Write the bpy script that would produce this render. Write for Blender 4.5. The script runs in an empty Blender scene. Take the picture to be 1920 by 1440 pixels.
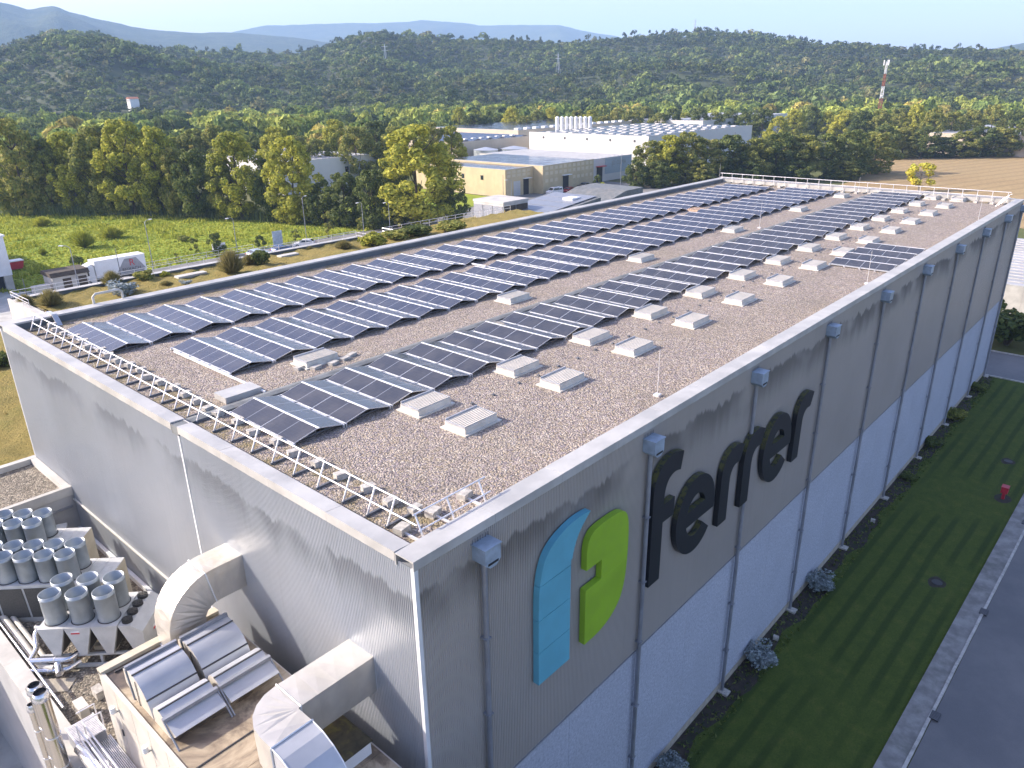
import bpy, bmesh, math, random
import numpy as np
from mathutils import Vector, Matrix

R = math.radians
sc = bpy.context.scene
col = sc.collection
random.seed(7)
rng = np.random.default_rng(7)

# ------------------------------------------------------------------ camera
CAM = Vector((-9.953, -12.309, 28.841))
pitch, yaw, roll = R(21.703), R(41.971), R(-0.869)
fw = Vector((math.cos(pitch)*math.cos(yaw), math.cos(pitch)*math.sin(yaw), -math.sin(pitch)))
rt = Vector((math.sin(yaw), -math.cos(yaw), 0)); up = rt.cross(fw)
r2 = math.cos(roll)*rt + math.sin(roll)*up
u2 = -math.sin(roll)*rt + math.cos(roll)*up
cd = bpy.data.cameras.new('camera'); cam = bpy.data.objects.new('camera', cd); col.objects.link(cam)
cam.matrix_world = Matrix(((r2.x, u2.x, -fw.x, CAM.x), (r2.y, u2.y, -fw.y, CAM.y), (r2.z, u2.z, -fw.z, CAM.z), (0, 0, 0, 1)))
cd.sensor_width = 36; cd.lens = 1411.8/1920*36; cd.clip_start = 0.1; cd.clip_end = 40000
sc.camera = cam

# ------------------------------------------------------------------ sky and sun
SUN = Vector((-1.07, 1.5, 1.0)).normalized()           # towards the sun
elev = math.asin(SUN.z); srot = math.atan2(SUN.x, SUN.y)
w = bpy.data.worlds.new('World'); sc.world = w; w.use_nodes = True
wn = w.node_tree.nodes; bg = wn['Background']
sky = wn.new('ShaderNodeTexSky'); sky.sky_type = 'NISHITA'; sky.sun_disc = False
sky.sun_elevation = elev; sky.sun_rotation = srot; sky.altitude = 100
sky.air_density = 1.0; sky.dust_density = 2.4; sky.ozone_density = 2.0
tn = wn.new('ShaderNodeMix'); tn.data_type = 'RGBA'; tn.blend_type = 'MULTIPLY'; tn.inputs[0].default_value = 1.0; tn.inputs[7].default_value = (1.13, 0.965, 1.05, 1)   # white balance of the whole sky
w.node_tree.links.new(sky.outputs[0], tn.inputs[6]); w.node_tree.links.new(tn.outputs[2], bg.inputs[0]); bg.inputs[1].default_value = 0.15
sd = bpy.data.lights.new('sun', 'SUN'); sd.energy = 4.3; sd.angle = R(0.53); sd.color = (1.0, 0.92, 0.80)
so = bpy.data.objects.new('sun', sd); col.objects.link(so)
so.rotation_euler = (-SUN).to_track_quat('-Z', 'Y').to_euler()
so.location = (-60, 80, 120)
vs = sc.view_settings; vs.view_transform = 'Standard'; vs.look = 'None'; vs.gamma = 1; vs.use_curve_mapping = False
vs.exposure = 1.15
sc.cycles.max_bounces = 6; sc.cycles.transparent_max_bounces = 12; sc.cycles.volume_bounces = 1
sc.cycles.use_denoising = True

# ------------------------------------------------------------------ mesh helpers
ORG = {}
def link(name, me, parent=None, smooth=False):
    o = bpy.data.objects.new(name, me); col.objects.link(o)
    if parent is not None: o.parent = parent
    if smooth:
        for p_ in me.polygons: p_.use_smooth = True
    return o

class MB:
    def __init__(s): s.v = []; s.f = []; s.m = []
    def add(s, vs_, fs, mi=0):
        n = len(s.v); s.v += [tuple(q) for q in vs_]
        s.f += [tuple(i+n for i in f_) for f_ in fs]; s.m += [mi]*len(fs); return s
    def box(s, x0, x1, y0, y1, z0, z1, mi=0):
        if x0 > x1: x0, x1 = x1, x0
        if y0 > y1: y0, y1 = y1, y0
        return s.add([(x0,y0,z0),(x1,y0,z0),(x1,y1,z0),(x0,y1,z0),(x0,y0,z1),(x1,y0,z1),(x1,y1,z1),(x0,y1,z1)],
              [(0,3,2,1),(4,5,6,7),(0,1,5,4),(1,2,6,5),(2,3,7,6),(3,0,4,7)], mi)
    def obox(s, c, ax, ay, az, mi=0):
        c = Vector(c); ax = Vector(ax); ay = Vector(ay); az = Vector(az)
        P = [c+sx*ax+sy*ay+sz*az for sz in (-1,1) for sx, sy in ((-1,-1),(1,-1),(1,1),(-1,1))]
        return s.add(P, [(0,3,2,1),(4,5,6,7),(0,1,5,4),(1,2,6,5),(2,3,7,6),(3,0,4,7)], mi)
    def quad(s, a, b, c, d, mi=0): return s.add([a,b,c,d], [(0,1,2,3)], mi)
    def prism(s, pts, fn, a, b, mi=0, mi_cap=None):
        """pts 2-D outline; fn(u,v,t) -> 3-D point; extruded from t=a to t=b"""
        n = len(pts); P = [fn(u_, v_, a) for u_, v_ in pts]+[fn(u_, v_, b) for u_, v_ in pts]
        s.add(P, [(i, (i+1) % n, n+(i+1) % n, n+i) for i in range(n)], mi)
        s.add(P[:n], [tuple(range(n))[::-1]], mi if mi_cap is None else mi_cap)
        s.add(P[n:], [tuple(range(n))], mi if mi_cap is None else mi_cap); return s
    def tube(s, p0, p1, r0, r1=None, n=8, caps=True, mi=0):
        return s.path([p0, p1], [r0, r0 if r1 is None else r1], n, caps, mi)
    def path(s, pts, rad, n=8, caps=True, mi=0):
        pts = [Vector(q) for q in pts]; m = len(pts)
        rad = rad if isinstance(rad, (list, tuple)) else [rad]*m
        V = []; prev = None
        for i, q in enumerate(pts):
            t = (pts[min(i+1, m-1)]-pts[max(i-1, 0)]).normalized()
            if prev is None:
                a = Vector((0,0,1)) if abs(t.z) < .9 else Vector((1,0,0))
                a = a.cross(t).normalized()
            else:
                a = (prev-t*prev.dot(t)).normalized()
            b = t.cross(a); prev = a
            V += [q+(a*math.cos(2*math.pi*k/n)+b*math.sin(2*math.pi*k/n))*rad[i] for k in range(n)]
        F = [(i*n+k, i*n+(k+1) % n, (i+1)*n+(k+1) % n, (i+1)*n+k) for i in range(m-1) for k in range(n)]
        s.add(V, F, mi)
        if caps:
            s.add(V[:n], [tuple(range(n))[::-1]], mi); s.add(V[-n:], [tuple(range(n))], mi)
        return s
    def mesh(s, name, mats, org=(0,0,0)):
        me = bpy.data.meshes.new(name)
        me.from_pydata([(a-org[0], b-org[1], c-org[2]) for a, b, c in s.v], [], s.f)
        mats = mats if isinstance(mats, (list, tuple)) else [mats]
        for m_ in mats: me.materials.append(m_)
        if len(mats) > 1: me.polygons.foreach_set('material_index', s.m)
        me.update(); return me
    def part(s, name, mats, parent=None, smooth=False):
        org = ORG.get(parent.name, (0,0,0)) if parent is not None else (0,0,0)
        o = link(name, s.mesh(name, mats, org), parent, smooth)
        ORG[o.name] = org
        return o
    def solid(s, name, mats, label, cat, group=None, kind=None, loc=None, smooth=False):
        """a thing of one mesh"""
        v = np.array(s.v); loc = loc or (float(v[:,0].mean()), float(v[:,1].mean()), float(v[:,2].min()))
        o = link(name, s.mesh(name, mats, loc), None, smooth); o.location = loc; ORG[o.name] = loc
        tag(o, label, cat, group, kind); return o

def tag(o, label=None, cat=None, group=None, kind=None):
    if label: o['label'] = label
    if cat: o['category'] = cat
    if group: o['group'] = group
    if kind: o['kind'] = kind
    return o
def thing(name, loc, label, cat, group=None):
    o = bpy.data.objects.new(name, None); col.objects.link(o); o.location = loc
    o.empty_display_size = 0.5; ORG[o.name] = tuple(loc)
    return tag(o, label, cat, group)
def copy_tree(o, loc=None, rotz=None, parent=None):
    c = o.copy(); col.objects.link(c); ORG[c.name] = tuple(loc) if loc is not None else ORG.get(o.name, (0,0,0))
    if parent is not None: c.parent = parent
    if loc is not None: c.location = loc
    if rotz is not None: c.rotation_euler = (0, 0, rotz)
    for ch in o.children: copy_tree(ch, parent=c)
    return c
_ones = ['', 'first','second','third','fourth','fifth','sixth','seventh','eighth','ninth','tenth','eleventh','twelfth','thirteenth','fourteenth','fifteenth','sixteenth','seventeenth','eighteenth','nineteenth']
def ordw(n):
    if n < 20: return _ones[n]
    t = {2:'twent',3:'thirt',4:'fort',5:'fift',6:'sixt'}[n//10]
    return t+'ieth' if n % 10 == 0 else t+'y-'+_ones[n % 10]

# ------------------------------------------------------------------ material helpers
class NT:
    def __init__(s, name):
        s.m = bpy.data.materials.new(name); s.m.use_nodes = True; s.t = s.m.node_tree; s.n = s.t.nodes
        s.b = s.n['Principled BSDF']; s.out = s.n['Material Output']
    def new(s, typ, **kw):
        n = s.n.new('ShaderNode'+typ)
        for k, v in kw.items(): setattr(n, k, v)
        return n
    def ln(s, a, b): s.t.links.new(a, b)
    def put(s, sock, v):
        if hasattr(v, 'is_linked') or isinstance(v, bpy.types.NodeSocket): s.ln(v, sock)
        else: sock.default_value = v
    def math(s, op, a, b=0.0, c=None, clamp=False):
        n = s.new('Math', operation=op, use_clamp=clamp); s.put(n.inputs[0], a); s.put(n.inputs[1], b)
        if c is not None: s.put(n.inputs[2], c)
        return n.outputs[0]
    def pos(s): return s.new('NewGeometry').outputs['Position']
    def obj(s): return s.new('TexCoord').outputs['Object']
    def xyz(s, v):
        n = s.new('SeparateXYZ'); s.ln(v, n.inputs[0]); return n.outputs
    def vec(s, x=0., y=0., z=0.):
        n = s.new('CombineXYZ'); s.put(n.inputs[0], x); s.put(n.inputs[1], y); s.put(n.inputs[2], z); return n.outputs[0]
    def noise(s, v, scale, detail=3, rough=.5, dist=0., col=False):
        n = s.new('TexNoise'); s.ln(v, n.inputs['Vector']); n.inputs['Scale'].default_value = scale
        n.inputs['Detail'].default_value = detail; n.inputs['Roughness'].default_value = rough; n.inputs['Distortion'].default_value = dist
        return n.outputs[1 if col else 0]
    def voro(s, v, scale, feature='F1', out='Color'):
        n = s.new('TexVoronoi', feature=feature); s.ln(v, n.inputs['Vector']); n.inputs['Scale'].default_value = scale
        return n.outputs[out]
    def ss(s, x, a, b, o0=0., o1=1.):
        n = s.new('MapRange', interpolation_type='SMOOTHSTEP'); s.put(n.inputs[0], x)
        for i, v in ((1, a), (2, b), (3, o0), (4, o1)): s.put(n.inputs[i], v)
        return n.outputs[0]
    def ramp(s, x, stops, interp='LINEAR'):
        n = s.new('ValToRGB'); cr = n.color_ramp; cr.interpolation = interp
        while len(cr.elements) < len(stops): cr.elements.new(0.5)
        for e_, (p_, c_) in zip(cr.elements, stops): e_.position = p_; e_.color = (*c_, 1) if len(c_) == 3 else c_
        s.put(n.inputs[0], x); return n.outputs[0]
    def mix(s, f, a, b, mode='MIX'):
        n = s.new('Mix', data_type='RGBA', blend_type=mode); s.put(n.inputs[0], f)
        for i, v in ((6, a), (7, b)):
            if isinstance(v, tuple): v = (*v, 1) if len(v) == 3 else v
            s.put(n.inputs[i], v)
        return n.outputs[2]
    def bump(s, h, strength=.3, dist=.05):
        n = s.new('Bump'); s.put(n.inputs['Height'], h); n.inputs['Strength'].default_value = strength
        n.inputs['Distance'].default_value = dist; s.ln(n.outputs[0], s.b.inputs['Normal']); return n
    def set(s, color=None, rough=None, metal=None, spec=None):
        if color is not None: s.put(s.b.inputs['Base Color'], (*color, 1) if isinstance(color, tuple) and len(color) == 3 else color)
        if rough is not None: s.put(s.b.inputs['Roughness'], rough)
        if metal is not None: s.put(s.b.inputs['Metallic'], metal)
        if spec is not None: s.b.inputs['Specular IOR Level'].default_value = spec
        return s.m

def plain(name, c, rough=.6, metal=0., var=.25, scale=2., bump=0., bscale=30., spec=.5, dirt=None):
    t = NT(name); p_ = t.pos()
    n1 = t.noise(p_, scale, 5, .6); f = t.ss(n1, .3, .7, 1-var, 1+var*.5)
    cc = t.mix(1.0, c, t.new('CombineColor').outputs[0], 'MULTIPLY')
    comb = cc.node.inputs[7].links[0].from_node
    for i in range(3): t.ln(f, comb.inputs[i])
    if dirt:
        n2 = t.noise(p_, scale*.45, 6, .7, .4)
        cc = t.mix(t.ss(n2, .5, .72, 0., .8), cc, dirt)
    t.set(cc, t.ss(n1, .2, .8, max(rough-.1, .05), min(rough+.1, 1)), metal, spec)
    if bump: t.bump(t.noise(p_, bscale, 3), bump, .03)
    return t.m

def cladding(name, c, band, depth, top=17.7, axis=1, amount=.55, metal=.35):
    """metal siding with rain-stain band under the coping"""
    t = NT(name); p_ = t.pos(); x = t.xyz(p_); a = x[axis]
    v1 = t.vec(a, 0., 0.)
    big = t.noise(v1, .22, 3, .6); mid = t.noise(v1, 1.7, 2, .6); fine = t.noise(v1, 9., 2, .7)
    st = t.math('ADD', band, t.math('ADD', t.math('MULTIPLY', t.math('SUBTRACT', big, .5), 1.5),
         t.math('ADD', t.math('MULTIPLY', t.math('SUBTRACT', mid, .5), .9), t.math('MULTIPLY', t.math('SUBTRACT', fine, .5), .35))))
    d = t.math('SUBTRACT', top, x[2]); e_ = t.math('SUBTRACT', d, st)
    m1 = t.math('MULTIPLY', t.ss(e_, -.05, .16), t.ss(e_, .1, depth, 1., 0.))
    m1 = t.math('MULTIPLY', m1, t.ss(t.noise(p_, .35, 2), .3, .55))
    streak = t.noise(t.vec(t.math('MULTIPLY', a, 5.), 0., t.math('MULTIPLY', x[2], .12)), 1.2, 4, .7)
    m2 = t.ss(streak, .45, .8, 0., .11)
    cl = t.noise(p_, .18, 3); base = t.mix(t.ss(cl, .3, .7), c, tuple(q*.9 for q in c))
    # faint horizontal sheet laps every 1.15 m
    lap = t.math('FRACT', t.math('DIVIDE', x[2], 1.15)); lapm = t.ss(lap, 0., .02, .10, 0.)
    cc = t.mix(t.math('MAXIMUM', t.math('MULTIPLY', m1, amount), t.math('MAXIMUM', m2, lapm)), base, tuple(q*.28 for q in (c[0]*1.02, c[1], c[2]*.93)))
    t.set(cc, t.ss(m1, 0., 1., .42, .8), metal); return t.m

M = {}
M['gable'] = cladding('silver_siding_gable', (.49,.515,.55), .95, 1.7, axis=1, amount=.5, metal=.45)
M['taupe'] = cladding('taupe_siding', (.46,.43,.40), .75, 1.9, axis=0, amount=.7, metal=.2)
M['coping'] = plain('coping_metal', (.47,.46,.435), .55, .15, .18, .8, .05, 3, dirt=(.36,.355,.335))
M['flash'] = plain('white_flashing', (.72,.73,.74), .45, .1, .1, 1)
M['parapet'] = plain('parapet_dark_sheet', (.13,.15,.165), .65, .1, .25, .7, dirt=(.09,.10,.11))
M['plinth'] = plain('beige_plinth', (.40,.36,.29), .9, 0, .2, 3)
def lowpanel():
    t = NT('pale_pebble_panel'); p_ = t.pos()
    sp = t.noise(p_, 8., 6, .95); cl = t.noise(p_, .5, 4)
    c1 = t.ramp(sp, [(.36,(.24,.265,.32)),(.5,(.39,.42,.49)),(.64,(.56,.59,.66))])
    cc = t.mix(t.ss(cl, .35, .7, 0., .25), c1, (.30,.32,.37)); t.set(cc, .8); t.bump(sp, .25, .02); return t.m
M['lowpanel'] = lowpanel()
def gravel(name, stops, scale=15., dirt=.3, tint=(.24,.20,.13), moss=False):
    t = NT(name); p_ = t.pos()
    nz = t.noise(p_, 6., 2, col=True)
    v = t.mix(.06, p_, nz, 'LINEAR_LIGHT')
    c1 = t.xyz(t.voro(v, scale))[0]; d1 = t.voro(v, scale, 'F1', 'Distance')
    c2 = t.xyz(t.voro(v, scale*.45))[1]
    a = t.ramp(c1, stops, 'CONSTANT'); b_ = t.ramp(c2, stops[::-1] if False else stops, 'CONSTANT')
    cc = t.mix(.3, a, b_); cc = t.mix(1.0, cc, (1.14,1.12,1.09), 'MULTIPLY')
    cc = t.mix(t.ss(d1, .35, .8, 0., .65), cc, (.05,.045,.04))
    big = t.noise(p_, .16, 5, .6); cc = t.mix(t.ss(big, .45, .75, 0., dirt), cc, tint)
    pt = t.noise(p_, .42, 6, .7, .5); cc = t.mix(t.ss(pt, .52, .72, 0., .42), cc, (.135,.115,.095)); cc = t.mix(t.ss(pt, .25, .42, .28, 0.), cc, (.46,.41,.35))
    if moss:
        x = t.xyz(p_); e_ = t.math('MAXIMUM', t.ss(x[0], 1.6, 2.9, 1., 0.), t.math('MAXIMUM', t.ss(x[0], 74.6, 75.6), t.ss(x[1], 29.2, 30.2)))
        mm = t.math('MULTIPLY', e_, t.ss(t.noise(p_, 1.3, 5, .7), .42, .62, 0., .7)); cc = t.mix(mm, cc, (.20,.155,.05))
    t.set(cc, .9); t.bump(t.math('SUBTRACT', 1., d1), .9, .05); return t.m
M['gravel'] = gravel('roof_gravel', [(0,(.235,.195,.165)),(.18,(.34,.285,.24)),(.34,(.275,.225,.225)),(.48,(.42,.36,.30)),(.6,(.34,.275,.185)),(.74,(.255,.22,.24)),(.87,(.52,.46,.39))], moss=True)
M['gravel2'] = gravel('low_roof_gravel', [(0,(.12,.105,.08)),(.25,(.22,.19,.15)),(.5,(.30,.26,.20)),(.7,(.17,.15,.12)),(.88,(.42,.38,.31))], 12., .35, (.14,.11,.07))
M['strip'] = plain('ridge_strip', (.17,.18,.18), .7, .1, .3, 1.5, dirt=(.25,.23,.2))
def glass(name, c, line=(.30,.32,.36), half=True):
    t = NT(name); o = t.xyz(t.obj())
    cx = t.math('ABSOLUTE', t.math('SUBTRACT', t.math('FRACT', t.math('DIVIDE', t.math('ADD', o[0], .5), .1667)), .5))
    cy = t.math('ABSOLUTE', t.math('SUBTRACT', t.math('FRACT', t.math('DIVIDE', t.math('ADD', o[1], 4.), .1667)), .5))
    g = t.math('MAXIMUM', t.ss(cx, .475, .495), t.ss(cy, .475, .495))
    cc = t.mix(t.math('MULTIPLY', g, .35), c, (.12,.13,.15))
    if half: cc = t.mix(t.ss(t.math('ABSOLUTE', o[1]), .010, .020, .75, 0.), cc, line)
    dn = t.noise(t.pos(), .9, 4, .6); dust = t.ss(dn, .35, .75, .02, .13)
    cc = t.mix(dust, cc, (.30,.27,.23))
    t.set(cc, t.ss(dn, .3, .7, .10, .24), 0., .6); return t.m
M['glassblue'] = glass('solar_glass_blue', (.032,.037,.060))
M['glassblack'] = glass('solar_glass_black', (.036,.037,.046))
M['alu'] = plain('aluminium', (.55,.56,.58), .4, .5, .1, 4)
M['white_frame'] = plain('pale_aluminium_rail', (.86,.86,.88), .4, .25, .08, 3)
M['steel'] = plain('galvanised_rail', (.80,.78,.78), .4, .4, .12, 6)
M['darkbar'] = plain('dark_rail_arm', (.16,.165,.18), .6, .3, .2, 6)
M['concrete_block'] = plain('concrete_block', (.50,.47,.42), .9, 0, .3, 7, .5, 40)
M['cream'] = plain('cream_paint', (.60,.57,.50), .5, 0, .12, 2.5, dirt=(.47,.42,.34))
M['creamtop'] = plain('cream_louvre', (.60,.55,.47), .5, 0, .08, 2.0)
M['black'] = None
def letterblack():
    t = NT('black_letter_with_moss'); p_ = t.pos(); nrm = t.xyz(t.new('NewGeometry').outputs['Normal'])
    n = t.noise(p_, 5., 5, .7); up_ = t.ss(nrm[2], .12, .4)
    m_ = t.math('MULTIPLY', up_, t.ss(n, .40, .56, 0., .9))
    cc = t.mix(m_, (.010,.012,.016), (.11,.11,.035)); t.set(cc, t.ss(m_, 0., 1., .38, .95)); return t.m
M['black'] = letterblack()
M['signblue'] = plain('sign_blue', (.115,.39,.50), .45, 0, .08, 1.5)
M['signgreen'] = plain('sign_green', (.27,.46,.022), .45, 0, .10, 1.5)
M['hopper'] = plain('hopper_blue_grey', (.36,.44,.53), .45, .3, .2, 3)
M['pipe'] = plain('downpipe_grey', (.30,.315,.35), .45, .4, .15, 2)
M['galv'] = plain('galvanised_tube', (.38,.42,.445), .45, .5, .16, 1.5)
M['galv_in'] = plain('galvanised_inside', (.36,.40,.42), .5, .6, .2, 3)
M['stainless'] = plain('stainless_flue', (.60,.56,.50), .2, 1., .04, .5)
M['chrome'] = plain('bright_insulation', (.74,.75,.78), .26, .9, .05, 1)
M['duct'] = plain('duct_sheet', (.58,.55,.50), .42, .55, .12, 1.2, dirt=(.50,.43,.33))
M['ductside'] = M['duct']
M['hood'] = plain('hood_sheet', (.50,.51,.53), .46, .45, .10, .9)
M['chillerwhite'] = plain('chiller_white', (.54,.545,.53), .5, .05, .12, 2)
M['chillerbeige'] = plain('chiller_beige', (.55,.495,.385), .55, .05, .12, 2, dirt=(.5,.43,.3))
M['coil'] = plain('coil_dark', (.10,.095,.085), .7, .2, .3, 20)
M['blackfan'] = plain('black_fan', (.02,.02,.022), .5, 0, .2, 8)
M['frame_grey'] = plain('bench_frame_grey', (.50,.51,.50), .55, .3, .15, 4)
M['ahu'] = plain('ahu_panel', (.53,.495,.435), .55, .1, .12, 1.4, dirt=(.52,.45,.34))
def ahuroof():
    t = NT('ahu_roof_stained'); p_ = t.pos(); n = t.noise(p_, .55, 6, .65, .6); n2 = t.noise(p_, 2.2, 5, .7)
    cc = t.ramp(n, [(.32,(.085,.065,.05)),(.44,(.19,.145,.10)),(.52,(.38,.305,.21)),(.62,(.50,.42,.31)),(.78,(.42,.38,.32))])
    cc = t.mix(t.ss(n2, .55, .78, 0., .5), cc, (.20,.15,.11)); t.set(cc, t.ss(n, .3, .6, .35, .85)); return t.m
M['ahuroof'] = ahuroof()
M['seam'] = plain('dark_seam', (.06,.06,.062), .6)
M['concrete'] = plain('concrete', (.46,.44,.40), .9, 0, .25, .5, .3, 20, dirt=(.36,.34,.31))
M['concretewhite'] = plain('pale_concrete', (.50,.48,.44), .85, 0, .2, .6, dirt=(.46,.43,.38))
M['wallgrey'] = plain('grey_panel_wall', (.38,.375,.37), .7, 0, .1, 1)
M['mosstop'] = plain('mossy_lid', (.07,.06,.035), .9, 0, .4, 4, dirt=(.16,.15,.03))
M['red'] = plain('red_paint', (.50,.03,.05), .45, 0, .15, 4)
M['redsticker'] = plain('red_sticker', (.55,.05,.06), .5)
M['whitesticker'] = plain('white_sticker', (.8,.8,.8), .5)
M['white'] = plain('white_paint', (.78,.78,.77), .45, 0, .06, 1)
M['tyre'] = plain('tyre_rubber', (.02,.02,.02), .85)
M['carglass'] = plain('car_glass', (.02,.025,.03), .08, 0, .1, 2, spec=.8)
M['dark'] = plain('dark_opening', (.025,.025,.028), .8)
M['wood'] = plain('pallet_wood', (.50,.36,.26), .85, 0, .25, 6)
def lawn():
    t = NT('mown_lawn'); p_ = t.pos(); x = t.xyz(p_)
    a = t.math('ADD', t.math('MULTIPLY', x[1], 1.), t.math('MULTIPLY', x[0], .015))
    wob = t.noise(p_, .12, 2); st = t.math('SINE', t.math('ADD', t.math('MULTIPLY', a, 5.6), t.math('MULTIPLY', wob, 1.6)))
    n = t.noise(p_, 1.2, 6, .7); n3 = t.noise(p_, 12., 3, .7); n2 = t.noise(p_, .10, 3)
    cc = t.ramp(n, [(.3,(.066,.098,.016)),(.55,(.092,.126,.021)),(.75,(.135,.146,.032))])
    cc = t.mix(t.math('MULTIPLY', t.ss(st, .1, .9, 0., .62), t.ss(n2, .36, .54)), cc, (.026,.048,.009))
    cc = t.mix(t.ss(n3, .35, .8, 0., .55), cc, (.024,.040,.009)); t.set(cc, .95, spec=.2); t.bump(n3, .8, .06); return t.m
M['lawn'] = lawn()
M['soil'] = plain('planting_soil', (.050,.038,.030), .95, 0, .5, 3, .9, 15, dirt=(.025,.045,.018))
def asphalt(name, c, tint):
    t = NT(name); p_ = t.pos(); n = t.noise(p_, .25, 6, .65); f = t.noise(p_, 40., 2, .8)
    cc = t.mix(t.ss(n, .35, .7), c, tint); cc = t.mix(t.ss(f, .4, .75, 0., .35), cc, tuple(q*1.7 for q in c)); t.set(cc, .85); t.bump(f, .3, .01); return t.m
M['asphalt'] = asphalt('asphalt', (.14,.142,.146), (.19,.188,.185))
M['asphalt2'] = asphalt('pale_asphalt', (.17,.165,.155), (.22,.21,.20))
M['pave'] = plain('pavement', (.30,.29,.27), .9, 0, .35, 1.2, .4, 30, dirt=(.16,.16,.14))
M['kerb'] = plain('kerb_stone', (.52,.50,.46), .85, 0, .25, 3, dirt=(.25,.24,.21))
M['drygrass'] = None
def grassmat(name, stops, s1=.35, s2=6., furrow=False):
    t = NT(name); p_ = t.pos(); n = t.noise(p_, s1, 6, .65); n2 = t.noise(p_, s2, 4, .75)
    cc = t.ramp(n, stops); cc = t.mix(t.ss(n2, .4, .8, 0., .6), cc, tuple(q*.45 for q in stops[0][1]))
    if furrow:
        x = t.xyz(p_); fs = t.math('SINE', t.math('ADD', t.math('MULTIPLY', t.math('ADD', t.math('MULTIPLY', x[0], .32), t.math('MULTIPLY', x[1], 1.0)), 1.1), t.math('MULTIPLY', n, 3.)))
        cc = t.mix(t.ss(fs, .2, .9, 0., .35), cc, tuple(q*.6 for q in stops[0][1]))
    t.set(cc, .95, spec=.15)
    t.bump(n2, 1., .25); return t.m
M['drygrass'] = grassmat('terrace_dry_grass', [(.3,(.24,.20,.065)),(.5,(.36,.28,.09)),(.62,(.28,.24,.07)),(.75,(.44,.33,.16))], .28)
M['meadow'] = grassmat('meadow_grass', [(.28,(.13,.20,.022)),(.42,(.21,.28,.03)),(.55,(.31,.35,.04)),(.68,(.24,.31,.035)),(.8,(.36,.36,.07))], .09, 1.8)
M['field'] = grassmat('stubble_field', [(.3,(.33,.235,.12)),(.5,(.38,.275,.14)),(.7,(.35,.26,.135))], .03, .9, True)
M['ground'] = grassmat('far_ground', [(.3,(.07,.10,.03)),(.5,(.12,.13,.045)),(.7,(.17,.15,.07))], .012, .1)
def leaf(name, stops, transl=.35):
    t = NT(name); g = t.new('NewGeometry').outputs['Random Per Island']; p_ = t.pos()
    n = t.noise(p_, .16, 3); f = t.math('ADD', t.math('MULTIPLY', g, .55), t.math('MULTIPLY', n, .55))
    oi = t.new('ObjectInfo').outputs['Random']; f = t.math('ADD', f, t.math('MULTIPLY', t.math('SUBTRACT', oi, .5), .22))
    cc = t.ramp(f, [(p0, tuple(min(.6, q*1.55) for q in c0)) for p0, c0 in stops]); t.set(cc, .75, spec=.25)
    tr = t.new('BsdfTranslucent'); t.ln(cc, tr.inputs[0]); mx = t.new('MixShader'); mx.inputs[0].default_value = transl
    t.ln(t.b.outputs[0], mx.inputs[1]); t.ln(tr.outputs[0], mx.inputs[2]); t.ln(mx.outputs[0], t.out.inputs[0]); return t.m
M['leafbright'] = leaf('poplar_leaves', [(.12,(.085,.105,.02)),(.4,(.18,.195,.03)),(.62,(.29,.285,.04)),(.9,(.42,.36,.055))])
M['leafmid'] = leaf('river_tree_leaves', [(.12,(.065,.082,.022)),(.45,(.14,.155,.036)),(.7,(.22,.22,.05)),(.92,(.31,.255,.065))])
M['leafdark'] = leaf('dark_leaves', [(.15,(.032,.048,.015)),(.5,(.070,.094,.025)),(.85,(.135,.15,.038))])
M['leafyellow'] = leaf('yellowing_leaves', [(.15,(.17,.15,.02)),(.5,(.34,.28,.03)),(.85,(.50,.40,.06))])
M['leafbroom'] = leaf('broom_twigs', [(.15,(.09,.085,.03)),(.5,(.15,.135,.05)),(.85,(.22,.19,.08))])
M['leafsilver'] = leaf('silver_shrub_leaves', [(.15,(.09,.115,.115)),(.5,(.16,.19,.19)),(.85,(.27,.30,.30))], .1)
M['leafgrass'] = leaf('tall_grass', [(.15,(.12,.145,.022)),(.5,(.215,.235,.03)),(.85,(.31,.30,.05))], .3)
M['bark'] = plain('bark', (.085,.065,.048), .95, 0, .35, 2)
M['barkpale'] = plain('pale_bark', (.26,.23,.19), .9, 0, .35, 2)
# ================================================================== setting
L, W, H = 77.07, 31.46, 18.0
ZR = 17.55            # gravel level
def struct(mb, name, mat):
    o = mb.part(name, mat); o['kind'] = 'structure'; return o
mb = MB(); n = 96
mb.add([(12000*math.cos(2*math.pi*k/n), 12000*math.sin(2*math.pi*k/n), -.03) for k in range(n)], [tuple(range(n))])
struct(mb, 'ground', M['ground'])

# ------------------------------------------------------------------ main warehouse
bld = thing('warehouse', (L/2, W/2, 0), 'large flat-roofed warehouse with silver ribbed gable and solar panels on its gravel roof', 'warehouse')
def corrugated(a0, a1, fn, z0, z1, pitch=.076, depth=.022):
    """trapezoid ribs; fn(a, d, z) -> 3-D with d the outward offset"""
    m_ = MB(); n_ = int((a1-a0)/pitch); pr = []
    for i in range(n_):
        b_ = a0+i*pitch
        pr += [(b_, 0), (b_+.42*pitch, 0), (b_+.55*pitch, depth), (b_+.88*pitch, depth)]
    pr.append((a0+n_*pitch, 0)); pr.append((a1, 0))
    V = [fn(a, d, z0) for a, d in pr]+[fn(a, d, z1) for a, d in pr]; k = len(pr)
    return m_.add(V, [(i, i+1, k+i+1, k+i) for i in range(k-1)])
corrugated(.06, 12.26, lambda a, d, z: (-d, a, z), 0, 17.72).part('gable_siding', M['gable'], bld)
corrugated(12.38, W-.06, lambda a, d, z: (-d, a, z), 0, 17.72).part('gable_siding', M['gable'], bld)
corrugated(.06, L-.06, lambda a, d, z: (a, -d, z), 8.1, 17.72).part('side_siding', M['taupe'], bld)
MB().box(0, L, .03, .4, .45, 8.09).part('panel_backing_wall', M['lowpanel'], bld)
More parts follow.
